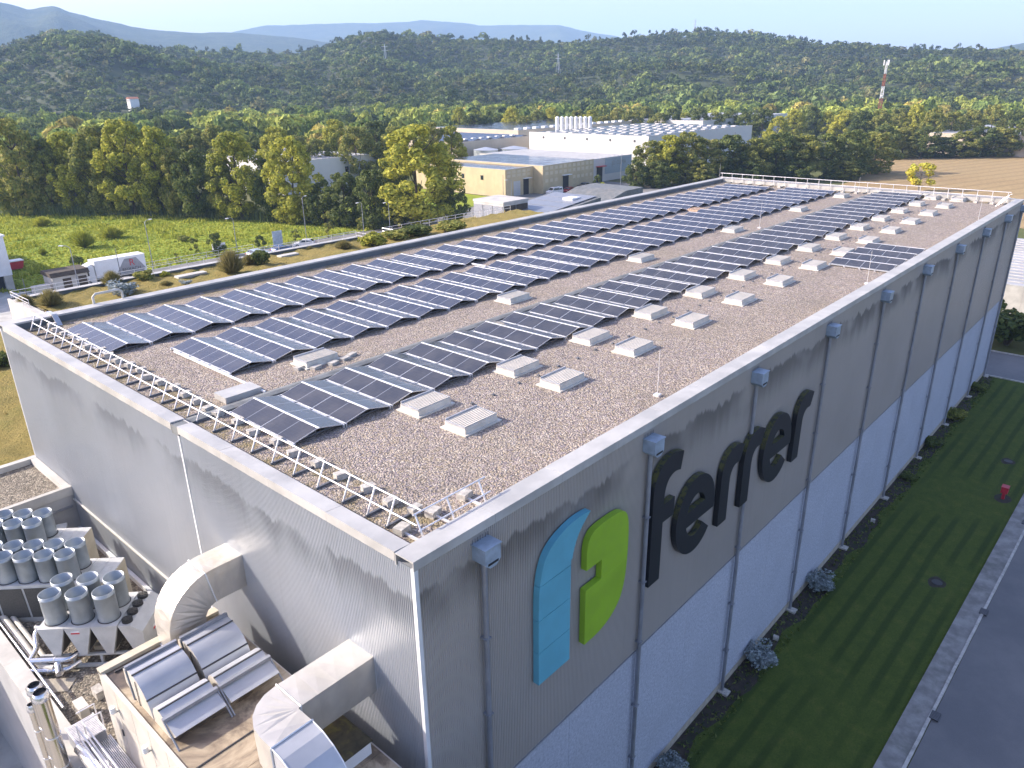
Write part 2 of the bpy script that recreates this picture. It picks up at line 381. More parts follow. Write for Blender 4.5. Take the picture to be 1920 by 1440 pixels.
# pale pebble panels between the downpipes, separated by open joints
px_ = [0.0]+[2.3+4.2*k-(.0) for k in range(18)]+[L]
for a, b_ in zip(px_[:-1], px_[1:]):
    if b_-a > .3: MB().box(a+.006, b_-.006, -.005, .03, .45, 8.085).part('wall_panel', M['lowpanel'], bld)
MB().box(0, L, -.02, .4, 0, .44).part('plinth', M['plinth'], bld)
MB().box(L-.3, L, .05, W-.05, 0, 17.7).part('rear_wall', M['gable'], bld)
MB().box(.05, L-.05, W-.3, W, 0, 17.7).part('parapet_side_wall', M['parapet'], bld)
MB().box(.02, .38, .02, W-.02, 0, 17.7).part('gable_core', M['gable'], bld)
# corner trims and the joint flashing
MB().box(-.035, .09, -.035, .09, 0, 17.71).part('corner_trim', M['flash'], bld)
MB().box(-.035, .06, W-.06, W+.035, 0, 17.71).part('corner_trim', M['flash'], bld)
MB().box(-.05, .03, 12.265, 12.375, 0, 17.71).part('joint_flashing', M['flash'], bld)
MB().box(L-.09, L+.035, -.035, .09, 0, 17.71).part('corner_trim', M['pipe'], bld)
# cladding bottom drip
MB().box(.1, L-.1, -.045, .0, 8.06, 8.12).part('drip_edge', M['pipe'], bld)
# copings, sheet by sheet
def coping(fn, a0, a1, w0, w1, step, name='coping_sheet'):
    k = max(1, round((a1-a0)/step)); st = (a1-a0)/k
    for i in range(k):
        x0, x1 = a0+i*st+.004, a0+(i+1)*st-.004; dz = random.uniform(-.004, .004)
        m_ = MB(); pts = [(w0, 17.70), (w0, 17.985+dz), (w1, 17.96+dz), (w1, 17.60), (w1-.03, 17.60), (w1-.03, 17.93), (w0+.03, 17.93), (w0+.03, 17.70)]
        m_.prism(pts, fn, x0, x1); m_.part(name, M['coping'], bld)
coping(lambda u_, v_, t: (t, u_, v_), -.07, L+.07, -.07, .64, 3.0)
coping(lambda u_, v_, t: (u_, t, v_), .65, 12.25, -.07, .46, 2.9)
coping(lambda u_, v_, t: (u_, t, v_), 12.75, W-.62, -.07, .46, 3.0)
MB().box(-.06, .45, 12.26, 12.74, 17.6, 17.93).part('coping_joint', M['strip'], bld)
coping(lambda u_, v_, t: (t, W+.07-u_, v_ if v_ > 17.65 else 17.87), -.07, L+.07, 0, .67, 3.0)
coping(lambda u_, v_, t: (L+.07-u_, t, v_), .65, W-.62, 0, .55, 3.0)
# inner parapet faces
MB().box(.47, L-.52, W-.585, W-.54, 17.3, 17.925).part('parapet_inner_face', M['parapet'], bld)
MB().box(L-.5, L-.46, .62, W-.6, 17.3, 17.94).part('parapet_inner_face', M['coping'], bld)
MB().box(.39, .43, .6, W-.6, 17.3, 17.94).part('parapet_inner_face', M['coping'], bld)
MB().box(.4, L-.4, .58, .62, 17.3, 17.94).part('parapet_inner_face', M['coping'], bld)
MB().box(.2, L-.2, .2, W-.2, 17.2, ZR).part('gravel_roof', M['gravel'], bld)
# ridge joint cover between the two halves
MB().prism([(12.95, ZR), (12.95, ZR+.10), (13.2, ZR+.14), (13.45, ZR+.10), (13.45, ZR)], lambda u_, v_, t: (t, u_, v_), .45, L-.5).part('ridge_cover', M['strip'], bld)
# small cable trays and loose cable
MB().box(4.05, 4.12, 13.5, 21.2, ZR+.05, ZR+.13).part('cable_tray', M['white_frame'], bld)
MB().box(25.6, 25.72, 21.9, 23.2, ZR+.05, ZR+.13).part('cable_tray', M['white_frame'], bld)

# ------------------------------------------------------------------ downpipes with hoppers
def downpipe(x, i):
    g = thing('downpipe', (x, -.2, 0), '', 'downpipe', 'downpipes on the long wall')
    lab = ('downpipe with blue-grey hopper nearest the gable corner, left of the blue sign' if i == 0 else
           'downpipe between the green sign and the letter f' if i == 1 else
           f'{ordw(i+1)} downpipe from the gable corner along the shaded long wall')
    g['label'] = lab
    m_ = MB(); m_.prism([(-.30, 16.95), (-.30, 17.42), (.30, 17.42), (.30, 16.95), (.12, 16.80), (-.12, 16.80)], lambda u_, v_, t: (x+u_, t, v_), -.52, -.02)
    h_ = m_.part('hopper', M['hopper'], g)
    MB().box(x-.33, x+.33, -.55, -.01, 17.42, 17.45).part('lid', M['hopper'], h_)
    m_ = MB()
    for k in range(7): m_.box(x-.3+k*.1-.008, x-.3+k*.1+.008, -.06, -.05, 17.45, 17.58)
    m_.part('bird_spikes', M['darkbar'], h_)
    MB().box(x-.20, x+.20, -.53, -.521, 16.90, 16.97).part('overflow_slot', M['dark'], h_)
    MB().tube((x, -.17, .12), (x, -.17, 16.85), .085, n=12).part('pipe', M['pipe'], g, True)
    for z in (2.6, 5.4, 8.6, 11.4, 14.2): MB().box(x-.11, x+.11, -.27, -.03, z, z+.05).part('bracket', M['pipe'], g)
    MB().box(x-.24, x+.2, -.55, -.03, 0, .12).part('foot_block', M['concrete_block'], g)
for i in range(9): downpipe(2.3+8.42*i, i)
downpipe(L-.35, 9)

# ------------------------------------------------------------------ wall sign
def smooth_closed(pts, sharp, sub=5):
    """Catmull-Rom through pts, keeping the listed indices as corners"""
    n_ = len(pts); out = []
    for i in range(n_):
        p0, p1, p2, p3 = pts[i-1], pts[i], pts[(i+1) % n_], pts[(i+2) % n_]
        if i in sharp: p0 = p1
        if (i+1) % n_ in sharp: p3 = p2
        if i in sharp and (i+1) % n_ in sharp: out.append(p1); continue
        for k in range(sub):
            t = k/sub
            out.append(tuple(.5*((2*b_)+(-a+c)*t+(2*a-5*b_+4*c-d)*t*t+(-a+3*b_-3*c+d)*t**3) for a, b_, c, d in zip(p0, p1, p2, p3)))
    return out
def slab(m_, pts, y0=-.30, y1=-.07):
    ar = sum(a[0]*b_[1]-b_[0]*a[1] for a, b_ in zip(pts, pts[1:]+pts[:1]))
    if ar > 0: pts = pts[::-1]
    return m_.prism(pts, lambda u_, v_, t: (u_, t, v_), y1, y0)
blue = [(4.46,11.01),(6.05,11.01),(6.05,14.6),(6.11,14.93),(6.23,15.33),(6.4,15.65),(6.64,15.93),(7.04,16.26),(6.66,16.30),(6.22,16.29),(5.79,16.21),(5.34,16.06),(4.99,15.84),(4.76,15.56),(4.61,15.20),(4.53,14.83),(4.48,14.42),(4.46,13.8)]
green = [(6.88,11.05),(7.6,11.07),(8.18,11.2),(8.62,11.43),(8.98,11.8),(9.2,12.35),(9.30,13.0),(9.34,13.6),(9.34,14.3),(9.29,14.85),(9.16,15.18),(8.94,15.36),(8.6,15.44),(8.1,15.46),(7.6,15.44),(7.25,15.37),(7.02,15.16),(6.92,14.85),(6.90,14.5),(6.90,14.04),(7.76,14.04),(7.76,13.27),(6.88,13.27)]
sb = thing('sign_emblem', (5.6, -.2, 11.0), 'blue leaf-shaped half of the wall emblem, left of the green half', 'sign')
bp_ = smooth_closed(blue, {0, 1, 7, 17})
def clip(pts, z0, z1):
    def half(P, f):
        o_ = []
        for a, b_ in zip(P, P[1:]+P[:1]):
            fa, fb = f(a), f(b_)
            if fa >= 0: o_.append(a)
            if (fa >= 0) != (fb >= 0):
                t = fa/(fa-fb); o_.append((a[0]+(b_[0]-a[0])*t, a[1]+(b_[1]-a[1])*t))
        return o_
    return half(half(pts, lambda q: q[1]-z0), lambda q: z1-q[1])
for z0, z1 in ((10.9,12.249),(12.271,13.484),(13.506,14.734),(14.756,17)):
    slab(MB(), clip(bp_, z0, z1)).part('panel', M['signblue'], sb)
sg = thing('sign_emblem', (8.1, -.2, 11.0), 'green notched half of the wall emblem, between the blue half and the letters', 'sign')
gp_ = smooth_closed(green, {0, 19, 20, 21, 22})
for z0, z1 in ((10.9,14.0355),(14.0365,17)):
    pc = clip(gp_, z0, z1)
    if z0 < 12:
        # the notch splits the left edge: lower body then the bar right of the notch
        lo = clip(gp_, 10.9, 13.268); slab(MB(), lo).part('panel', M['signgreen'], sg)
        mid = [q for q in clip(gp_, 13.272, 14.033) if True]
        xs_ = [q for q in mid if q[0] > 7.7]; slab(MB(), [(7.76,13.272)]+sorted([q for q in xs_ if q[0] > 8.5], key=lambda q: q[1])+[(7.76,14.033)]).part('panel', M['signgreen'], sg)
    else: slab(MB(), pc).part('panel', M['signgreen'], sg)
fpts = smooth_closed([(10.9,11.1),(11.67,11.1),(11.67,13.6),(12.46,13.6),(12.46,14.37),(11.67,14.37),(11.68,14.75),(11.76,15.08),(11.93,15.32),(12.18,15.45),(12.45,15.47),(12.75,15.40),(12.92,16.12),(12.45,16.25),(11.97,16.26),(11.55,16.14),(11.22,15.9),(11.0,15.56),(10.9,15.15),(10.9,14.7)], {0,1,2,3,4,5,11,12,19})
o = slab(MB(), fpts).solid('sign_letter', M['black'], 'black letter f of the wall sign', 'sign letter', 'black sign letters')
def letter_r(x, lab):
    p_ = smooth_closed([(x,11.14),(x+.78,11.14),(x+.78,13.0),(x+.83,13.33),(x+1.0,13.58),(x+1.26,13.69),(x+1.62,13.66),(x+1.94,14.36),(x+1.5,14.55),(x+1.06,14.59),(x+.65,14.50),(x+.3,14.25),(x+.07,13.86),(x,13.4)], {0,1,2,6,7,13})
    return slab(MB(), p_).solid('sign_letter', M['black'], lab, 'sign letter', 'black sign letters')
def letter_e(cx, lab):
    cz, rx, rz = 12.74, 1.56, 1.73; out = []; s_ = .78
    # outer from the lower-right terminal clockwise round to the right end of the bar
    outer = [(cx+rx*math.cos(a), cz+rz*math.sin(a)) for a in np.linspace(R(-40), R(-370+18), 46)]
    # a ring with the bar: built as outer path + inner lower counter
    ix, iz = rx-s_, rz-s_
    bar_lo, bar_hi = cz-.32, cz+.36
    a0 = math.asin((bar_lo-cz)/rz)
    outer = [(cx+rx*math.cos(a), cz+rz*math.sin(a)) for a in np.linspace(R(-40), -2*math.pi+a0, 48)]
    ai = math.asin((bar_lo-cz)/iz)
    inner = [(cx+ix*math.cos(a), cz+iz*math.sin(a)) for a in np.linspace(-math.pi-ai, R(-40), 22)]
    poly = outer+[(cx-ix*math.cos(ai), bar_lo)]+inner[1:]
    # upper counter as a hole: cut the shape into a left and a right half along x=cx would break the bar, so bridge it
    ah = math.asin((bar_hi-cz)/iz)
    hole = [(cx+ix*math.cos(a), cz+iz*math.sin(a)) for a in np.linspace(ah, math.pi-ah, 20)]
    bm = bmesh.new()
    def ring(pts, y): return [bm.verts.new((q[0], y, q[1])) for q in pts]
    for y in (-.30, -.07):
        eo = ring(poly, y); eh = ring(hole, y)
        ed = [bm.edges.new((eo[i], eo[(i+1) % len(eo)])) for i in range(len(eo))]+[bm.edges.new((eh[i], eh[(i+1) % len(eh)])) for i in range(len(eh))]
        bmesh.ops.triangle_fill(bm, use_beauty=True, edges=ed)
        if y == -.30: fo, fh = eo, eh
    for a, b_ in ((fo, eo), (fh, eh)):
        for i in range(len(a)):
            j = (i+1) % len(a); bm.faces.new((a[i], a[j], b_[j], b_[i]))
    bmesh.ops.recalc_face_normals(bm, faces=bm.faces)
    me = bpy.data.meshes.new('sign_letter'); bmesh.ops.translate(bm, verts=bm.verts, vec=(-cx, .2, -11.0)); bm.to_mesh(me); bm.free()
    me.materials.append(M['black']); o_ = link('sign_letter', me); o_.location = (cx, -.2, 11.0)
    tag(o_, lab, 'sign letter', 'black sign letters')
letter_e(14.30, 'black letter e of the wall sign, right after the letter f')
letter_r(16.36, 'first black letter r of the wall sign, after the first e')
letter_r(18.43, 'second black letter r of the wall sign, crossed by a downpipe')
letter_e(22.04, 'second black letter e of the wall sign, before the last r')
letter_r(24.08, 'last black letter r at the right end of the wall sign')

# ------------------------------------------------------------------ solar tents
TILT = R(12.5)
def module_mesh(ln, dp, gm):
    m_ = MB(); t = .035; e_ = .015
    x0, x1, y0, y1 = -dp/2, dp/2, -ln/2, ln/2
    m_.box(x0, x1, y0, y1, -t, -.004, 1)
    m_.add([(x0,y0,0),(x1,y0,0),(x1,y1,0),(x0,y1,0),(x0+e_,y0+e_,0),(x1-e_,y0+e_,0),(x1-e_,y1-e_,0),(x0+e_,y1-e_,0)],
           [(0,1,5,4),(1,2,6,5),(2,3,7,6),(3,0,4,7)], 1)
    m_.add([(x0+e_,y0+e_,-.003),(x1-e_,y0+e_,-.003),(x1-e_,y1-e_,-.003),(x0+e_,y1-e_,-.003)], [(0,1,2,3)], 0)
    return m_.mesh('solar_module', [gm, M['alu']])
MODS = {}
def tent(name, x, y0, y1, nmod, gm, dp, label, group):
    """x = ridge; spans y0..y1; two slopes of nmod modules each"""
    ln = (y1-y0)/nmod-.012; key = (round(ln, 3), gm, dp)
    zl = ZR+.13; zh = zl+dp*math.sin(TILT)
    g = thing(name, (x, (y0+y1)/2, ZR), label, 'solar panels', group)
    if key not in MODS: MODS[key] = module_mesh(ln, dp, M[gm])
    hx = dp/2*math.cos(TILT)+.03
    for s_ in (-1, 1):
        for k in range(nmod):
            o_ = link('solar_module', MODS[key], g)
            o_.location = (s_*hx, -(y1-y0)/2+(k+.5)*(y1-y0)/nmod, (zl+zh)/2-ZR)
            o_.rotation_euler = (0, s_*TILT+random.uniform(-.004, .004), 0)
    MB().box(x-.036, x+.036, y0-.03, y1+.03, zh-.02, zh+.012).part('ridge_rail', M['white_frame'], g)
    for s_ in (-1, 1):
        m_ = MB(); xe = x+s_*(2*hx+.0); m_.box(xe-.03, xe+.03, y0-.03, y1+.03, zl-.07, zl-.03)
        for k in range(nmod*2+1):
            yy = y0+(y1-y0)*k/(nmod*2); m_.box(xe-.05, xe+.05, yy-.05, yy+.05, ZR, zl-.01)
        m_.part('base_rail', M['alu'], g)
    for yy in (y0+.25, (y0+y1)/2, y1-.25):
        m_ = MB(); m_.box(x-.9, x+.9, yy-.02, yy+.02, zl-.10, zl-.05); m_.box(x-.025, x+.025, yy-.025, yy+.025, ZR, zh-.03); m_.part('support_frame', M['darkbar'], g)
    return g
rows = [('row beside the left parapet', 'solar tents beside the left parapet', 2.90, 2.113, 34, 23.30, 28.55, 3, 'glassblue', .99),
        ('middle row', 'solar tents in the middle row', 5.24, 2.135, 33, 16.45, 21.72, 3, 'glassblue', .99),
        ('row right of the ridge strip', 'solar tents right of the ridge strip', 3.16, 2.135, 35, 8.52, 12.68, 2, 'glassblack', 1.0)]
for nm, grp, x0, pt, cnt, y0, y1, nmod, gm, dp in rows:
    for i in range(cnt):
        lab = f'{ordw(i+1)} solar tent from the gable in the {nm}' if i else f'nearest solar tent to the gable in the {nm}'
        tent('solar_tent', x0+pt*i, y0, y1, nmod, gm, dp, lab, grp)
for i in range(4):
    tent('solar_tent', 41.15+2.1*i, .85, 4.62, 2, 'glassblack', 1.0, f'{ordw(i+1)} solar tent from the gable in the short block by the long wall', 'solar tents in the short block')

# ------------------------------------------------------------------ roof skylights
def skylight(x, y, label, group):
    g = thing('roof_hatch', (x, y, ZR), label, 'skylight', group)
    a, b_ = .80, .50
    MB().box(x-a-.13, x+a+.13, y-b_-.13, y+b_+.13, ZR, ZR+.045).part('flange', M['cream'], g)
    m_ = MB(); m_.add([(x-a-.02,y-b_-.02,ZR+.045),(x+a+.02,y-b_-.02,ZR+.045),(x+a+.02,y+b_+.02,ZR+.045),(x-a-.02,y+b_+.02,ZR+.045),(x-a,y-b_,ZR+.27),(x+a,y-b_,ZR+.27),(x+a,y+b_,ZR+.27),(x-a,y+b_,ZR+.27)],
          [(0,1,5,4),(1,2,6,5),(2,3,7,6),(3,0,4,7),(4,5,6,7)]); m_.part('curb', M['cream'], g)
    for k in range(9):
        yy = y-b_+.03+k*.104
        m_ = MB(); m_.prism([(yy, ZR+.275), (yy+.092, ZR+.275), (yy+.098, ZR+.29), (yy+.004, ZR+.308)], lambda u_, v_, t: (t, u_, v_), x-a+.03, x+a-.03)
        m_.part('louvre', M['creamtop'], g)
    m_ = MB(); m_.box(x-a, x+a, y+b_-.035, y+b_, ZR+.272, ZR+.36); m_.part('hinge_lip', M['alu'], g)
    MB().box(x-a-.012, x-a+.02, y-b_, y+b_-.04, ZR+.22, ZR+.305).part('side_rim', M['alu'], g)
    MB().box(x+a-.02, x+a+.012, y-b_, y+b_-.04, ZR+.22, ZR+.305).part('side_rim', M['alu'], g)
    return g
S0 = skylight(7.3, 7.6, 'cream louvred roof hatch nearest the gable, tucked against the solar row right of the ridge', 'hatches beside the solar row')
for r_, y_, d_, grp in ((0, 7.6, 'beside the solar row right of the ridge', 'hatches beside the solar row'), (1, 5.2, 'in the line nearest the long wall', 'hatches nearest the long wall'), ):
    for k in range(14):
        if r_ == 0 and k == 0: continue
        c_ = copy_tree(S0, (7.3+5.27*k, y_, ZR))
        c_['label'] = f'{ordw(k+1)} cream louvred roof hatch from the gable {d_}' if k else 'cream louvred roof hatch nearest the gable in the line nearest the long wall'
        c_['group'] = grp
for k, x in enumerate((7.62, 20.8, 34.0, 47.6, 60.9, 71.9)):
    c_ = copy_tree(S0, (x, 15.15, ZR)); c_['group'] = 'hatches beside the middle solar row'
    c_['label'] = f'{ordw(k+1)} cream roof hatch from the gable beside the middle solar row'

# ------------------------------------------------------------------ roof railings
rail = thing('guard_rail', (1.0, 16, ZR), 'leaning galvanised guard rail along the gable edge of the roof', 'railing')
ys = [30.2-1.035*k for k in range(17)]+[12.95, 11.71, 10.46, 9.19, 7.96, 6.74, 5.48, 4.2, 3.08, 2.2]
def leanpost(base, top, w_, parent, nm='post'):
    m_ = MB(); d = Vector(top)-Vector(base); m_.tube(base, top, w_, n=6); return m_.part(nm, M['steel'], parent)
for y in ys:
    leanpost((.93, y, ZR), (1.31, y, ZR+.80), .028, rail)
    MB().box(.9, 2.0, y-.035, y+.035, ZR+.01, ZR+.075).part('foot_arm', M['darkbar'], rail)
for f_ in (.52, 1.0):
    MB().tube((.93+.38*f_, 30.25, ZR+.8*f_), (.93+.38*f_, 1.15, ZR+.8*f_), .026, n=8).part('rail_tube', M['steel'], rail, True)
bl = 0
for i, y in enumerate(ys):
    ox = random.uniform(1.75, 2.0)
    m_ = MB(); a = random.uniform(-.3, .3); cx_, sx_ = math.cos(a), math.sin(a)
    m_.obox((ox, y+.02, ZR+.10), (.20*cx_, .20*sx_, 0), (-.13*sx_, .13*cx_, 0), (0, 0, .10))
    m_.solid('ballast_block', M['concrete_block'], f'{ordw(i+1)} concrete ballast block from the left parapet under the gable guard rail', 'block', 'ballast blocks of the gable rail')
rail2 = thing('guard_rail', (2.4, .95, ZR), 'short guard rail section at the near corner beside the long wall', 'railing')
for x in (1.05, 2.2, 3.45):
    leanpost((x, .72, ZR), (x+.02, 1.12, ZR+.80), .03, rail2)
    MB().box(x-.035, x+.035, .7, 1.6, ZR+.01, ZR+.07).part('foot_arm', M['steel'], rail2)
for f_ in (.5, 1.0):
    MB().tube((1.0, .72+.4*f_, ZR+.8*f_), (3.75, .72+.4*f_, ZR+.8*f_), .024, n=8).part('rail_tube', M['steel'], rail2, True)
for k, x in enumerate((1.05, 2.2, 3.45)):
    MB().obox((x+.03, 1.72, ZR+.1), (.2, .04, 0), (-.03, .15, 0), (0, 0, .1)).solid('ballast_block', M['concrete_block'], f'{ordw(k+1)} ballast block from the near corner under the short guard rail', 'block', 'ballast blocks of the short rail')
rail3 = thing('guard_rail', (76.3, 16, ZR), 'guard rail along the far end of the roof', 'railing')
for k in range(24):
    y = 30.9-1.29*k
    MB().tube((76.45, y, ZR), (76.35, y, ZR+1.05), .03, n=6).part('post', M['steel'], rail3)
    MB().box(75.1, 76.4, y-.04, y+.04, ZR+.01, ZR+.08).part('foot_arm', M['darkbar'], rail3)
for f_ in (.55, 1.0):
    MB().tube((76.45-.1*f_, 31.1, ZR+1.05*f_), (76.45-.1*f_, 1.0, ZR+1.05*f_), .032, n=8).part('rail_tube', M['steel'], rail3, True)
for k in range(16):
    y = 23.2-1.4*k
    MB().box(74.9, 75.3, y-.16, y+.16, ZR, ZR+.18).solid('ballast_block', M['concrete_block'], f'{ordw(k+1)} ballast block from the left along the far guard rail', 'block', 'ballast blocks of the far rail')
lad = thing('access_ladder', (76.2, .7, ZR), 'short white access ladder at the far right roof corner', 'ladder')
for k in range(3):
    x = 73.6+1.2*k
    MB().path([(x, 1.6, ZR), (x, 1.0, ZR+.9), (x, .85, ZR+.95)], .035, 6).part('hoop', M['steel'], lad)
MB().tube((73.6, 1.0, ZR+.9), (76.0, 1.0, ZR+.9), .03, n=6).part('rail_tube', M['steel'], lad)
# ladder hook over the left parapet
hk = thing('ladder_hook', (2.4, W-.3, 17.9), 'bent steel ladder bracket over the left parapet near the gable', 'bracket')
MB().box(2.2, 2.45, W-.75, W+.2, 18.0, 18.04).part('arm', M['alu'], hk)
MB().prism([(W-.78, 18.04), (W-.66, 18.04), (W-1.15, ZR), (W-1.27, ZR)], lambda u_, v_, t: (t, u_, v_), 2.2, 2.45).part('leg', M['alu'], hk)
ph = thing('vent_pipe', (5.4, W+.15, 17.9), 'bent white handrail loop standing on the left parapet', 'handrail')
MB().path([(4.6, W+.05, 17.98), (4.6, W+.05, 18.35), (4.75, W+.05, 18.5), (6.0, W+.05, 18.5), (6.15, W+.05, 18.35), (6.15, W+.05, 17.98)], .07, 8).part('tube', M['cream'], ph, True)
# grey slab hatch by the ridge and a pallet between the rows
MB().box(2.55, 4.1, 13.75, 14.65, ZR, ZR+.24).solid('roof_slab', M['coping'], 'flat grey cover slab beside the ridge strip near the gable', 'cover')
pal = thing('pallet', (55.2, 22.6, ZR), 'wooden pallet lying between two solar rows', 'pallet')
for k in range(5): MB().box(54.5, 55.9, 22.1+k*.23, 22.24+k*.23, ZR+.16, ZR+.2).part('board', M['wood'], pal)
for k in range(3): MB().box(54.5+k*.62, 54.66+k*.62, 22.1, 23.2, ZR, ZR+.158).part('block', M['wood'], pal)
# loose stones / clips along a conductor on the gravel
m_ = MB()
for k in range(46):
    x = 8.5+1.35*k+random.uniform(-.15, .15); y = 6.45+random.uniform(-.06, .06)
    m_.box(x-.06, x+.06, y-.05, y+.05, ZR, ZR+.07)
o = m_.part('conductor_clips', M['darkbar']); tag(o, 'line of dark conductor clips on the gravel between the two hatch lines', 'clips', None, 'stuff')
for k, (x, y, h_) in enumerate(((13.8, 1.5, 1.9), (63.5, .95, 1.9), (36.5, 1.1, 2.0), (50.0, 14.0, 2.2), (75.9, 31.0, 2.2), (76.4, 15.0, 1.6))):
    m_ = MB(); m_.tube((x, y, ZR), (x, y, ZR+h_), 0.014, .008, n=6); m_.box(x-.12, x+.12, y-.12, y+.12, ZR, ZR+.08)
    m_.solid('lightning_rod', M['steel'], ['thin lightning rod standing near the long wall closest to the gable', 'thin lightning rod near the long wall at the far end', 'thin lightning rod beside the short solar block', 'thin lightning rod by the ridge strip, right of the middle solar row', 'thin lightning rod at the far left roof corner', 'thin lightning rod at the middle of the far guard rail'][k], 'lightning rod', 'lightning rods')
for k, (x, y) in enumerate(((9.1, 14.55), (8.6, 14.35), (7.9, 14.25), (7.1, 14.4), (6.6, 14.9))):
    MB().obox((x, y, ZR+.06), (.22, .05, 0), (-.04, .12, 0), (0, 0, .06)).solid('loose_slab', M['concrete_block'], f'{ordw(k+1)} loose grey slab from the right around the nearest hatch of the middle row', 'slab', 'loose slabs by a hatch')

# ------------------------------------------------------------------ lawn side
def sheet(name, pts, z, mat):
    m_ = MB(); m_.add([(x, y, z) for x, y in pts], [tuple(range(len(pts)))]); return struct(m_, name, mat)
# undulating lawn edge against the bed
bed = [(x_, -.95-.22*math.sin(x_*.7)-.15*math.sin(x_*1.9)) for x_ in np.linspace(-1, 77.4, 90)]
sheet('planting_bed', [(-1, .02)]+[(x, y-.15) for x, y in bed]+[(77.4, .02)], .010, M['soil'])
sheet('lawn', bed+[(77.0, -8.2), (-30, -6.9), (-30, -1)], .016, M['lawn'])
sheet('pavement', [(-30, -6.85), (77.2, -8.2), (77.2, -9.25), (-30, -7.75)], .10, M['pave'])
MB().box(-30, 77.2, -20, -20, 0, 0)
def kerbline(a, b_, step, w_, nm, lab):
    g = thing(nm, (*a, 0), lab, 'kerb'); d = Vector((b_[0]-a[0], b_[1]-a[1])); ln = d.length; d /= ln; nrm_ = Vector((-d.y, d.x)); k = int(ln/step)
    for i in range(k):
        s0, s1 = i*step+.008, (i+1)*step-.008; off = random.uniform(-.008, .008); P = []
        for s_, o_ in ((s0, 0), (s1, 0), (s1, w_), (s0, w_)): q = Vector(a)+d*s_+nrm_*(o_+off); P.append((q.x, q.y))
        m_ = MB(); zz = .13+random.uniform(-.006, .006); m_.add([(x, y, 0) for x, y in P]+[(x, y, zz) for x, y in P], [(0,1,5,4),(1,2,6,5),(2,3,7,6),(3,0,4,7),(4,5,6,7)])
        m_.part('kerb_stone', M['kerb'], g)
    return g
kerbline((8, -8.42), (77, -9.40), 1.0, .14, 'kerb', 'pale kerb between the pavement and the road right of the lawn')
sheet('road', [(-30, -8.0), (85, -9.45), (85, -40), (-30, -40)], .012, M['asphalt'])
sheet('cross_road', [(77.3, 40), (86.0, 40), (86.0, -9.0), (84.8, -40), (84.8, -9.4), (77.3, -9.3)], .010, M['asphalt'])
kerbline((77.25, -8.0), (77.25, .6), .9, .16, 'kerb', 'kerb across the far end of the lawn')
kerbline((86.2, -30), (86.2, 8), 1.0, .16, 'kerb', 'kerb on the far side of the cross road')
sheet('yard_paving', [(-60, 0), (-.5, 0), (-.5, 32), (-60, 32)], .008, M['concrete'])
dr = 0
for x, lab in ((24.3, 'nearest'), (34.5, 'second'), (47.0, 'farthest')):
    g = thing('drain_grate', (x, -8.75, .1), f'{lab} dark iron drain grate set in the kerb line', 'drain', 'kerb drains')
    MB().box(x-.3, x+.3, -8.95, -8.55, .06, .142).part('frame', M['seam'], g)
    for k in range(6): MB().box(x-.27+k*.095, x-.23+k*.095, -8.93, -8.57, .142, .150).part('bar', M['darkbar'], g)
for k, (x, y, lab) in enumerate(((35.9, -5.95, 'round manhole with bare soil ring in the middle of the lawn'), (56.8, -5.95, 'round manhole with bare soil ring in the far lawn'))):
    g = thing('manhole', (x, y, .02), lab, 'manhole')
    pts = [(x+.62*math.cos(a)*(1+.2*math.sin(3*a)), y+.5*math.sin(a)) for a in np.linspace(0, 2*math.pi, 20)[:-1]]
    m_ = MB(); m_.add([(a, b_, .022) for a, b_ in pts], [tuple(range(19))]); m_.part('soil_ring', M['soil'], g)
    MB().tube((x, y, .02), (x, y, .06), .30, n=16).part('cover', M['seam'], g)
hy = thing('hydrant_box', (49.9, -6.85, 0), 'red fire hose box on a post at the lawn edge', 'hydrant')
m_ = MB(); m_.add([(49.9+.75*math.cos(a), -6.85+.55*math.sin(a), .024) for a in np.linspace(0, 2*math.pi, 18)[:-1]], [tuple(range(17))]); m_.part('soil_ring', M['soil'], hy)
MB().box(49.78, 50.0, -6.95, -6.75, 0, .55).part('post', M['red'], hy)
MB().box(49.64, 50.18, -7.07, -6.63, .55, 1.0).part('box', M['red'], hy)
MB().box(49.62, 50.2, -7.09, -6.61, 1.0, 1.04).part('lid', M['red'], hy)
for k, (x, y, lab) in enumerate(((24.6, -.62, 'small pale post stump in the bed nearest the camera'), (40.5, -.7, 'small pale post stump midway along the bed'))):
    MB().obox((x, y, .12), (.1, .02, 0), (-.02, .14, 0), (0, 0, .12)).solid('bed_marker', M['concrete_block'], lab, 'marker')
# ================================================================== plant deck beside the gable
DZ = 7.9
an = thing('plant_annex', (-3, 12, 0), 'low grey annex with a plant deck along the gable wall', 'building')
MB().box(-5.9, -.06, -14, 26.4, 0, DZ).part('deck', M['gravel2'], an)
# outer parapet wall with panel joints
for k in range(14):
    y0 = -14+k*2.89
    MB().box(-6.0, -5.5, y0+.006, y0+2.884, 0, 8.22).part('wall_panel', M['wallgrey'], an)
for k in range(14):
    y0 = -14+k*2.89; MB().box(-6.04, -5.42, y0+.003, y0+2.887, 8.22, 8.28).part('coping_sheet', M['concretewhite'], an)
MB().box(-.22, -.05, -14, 26.4, DZ, 8.18).part('upstand', M['flash'], an)
MB().box(-.10, -.03, -14, 26.4, 9.72, 9.80).part('wall_flashing', M['cream'], an)
MB().tube((-5.32, 24, 8.42), (-5.32, 13.6, 8.42), .05, n=8).part('top_pipe', M['chrome'], an, True)
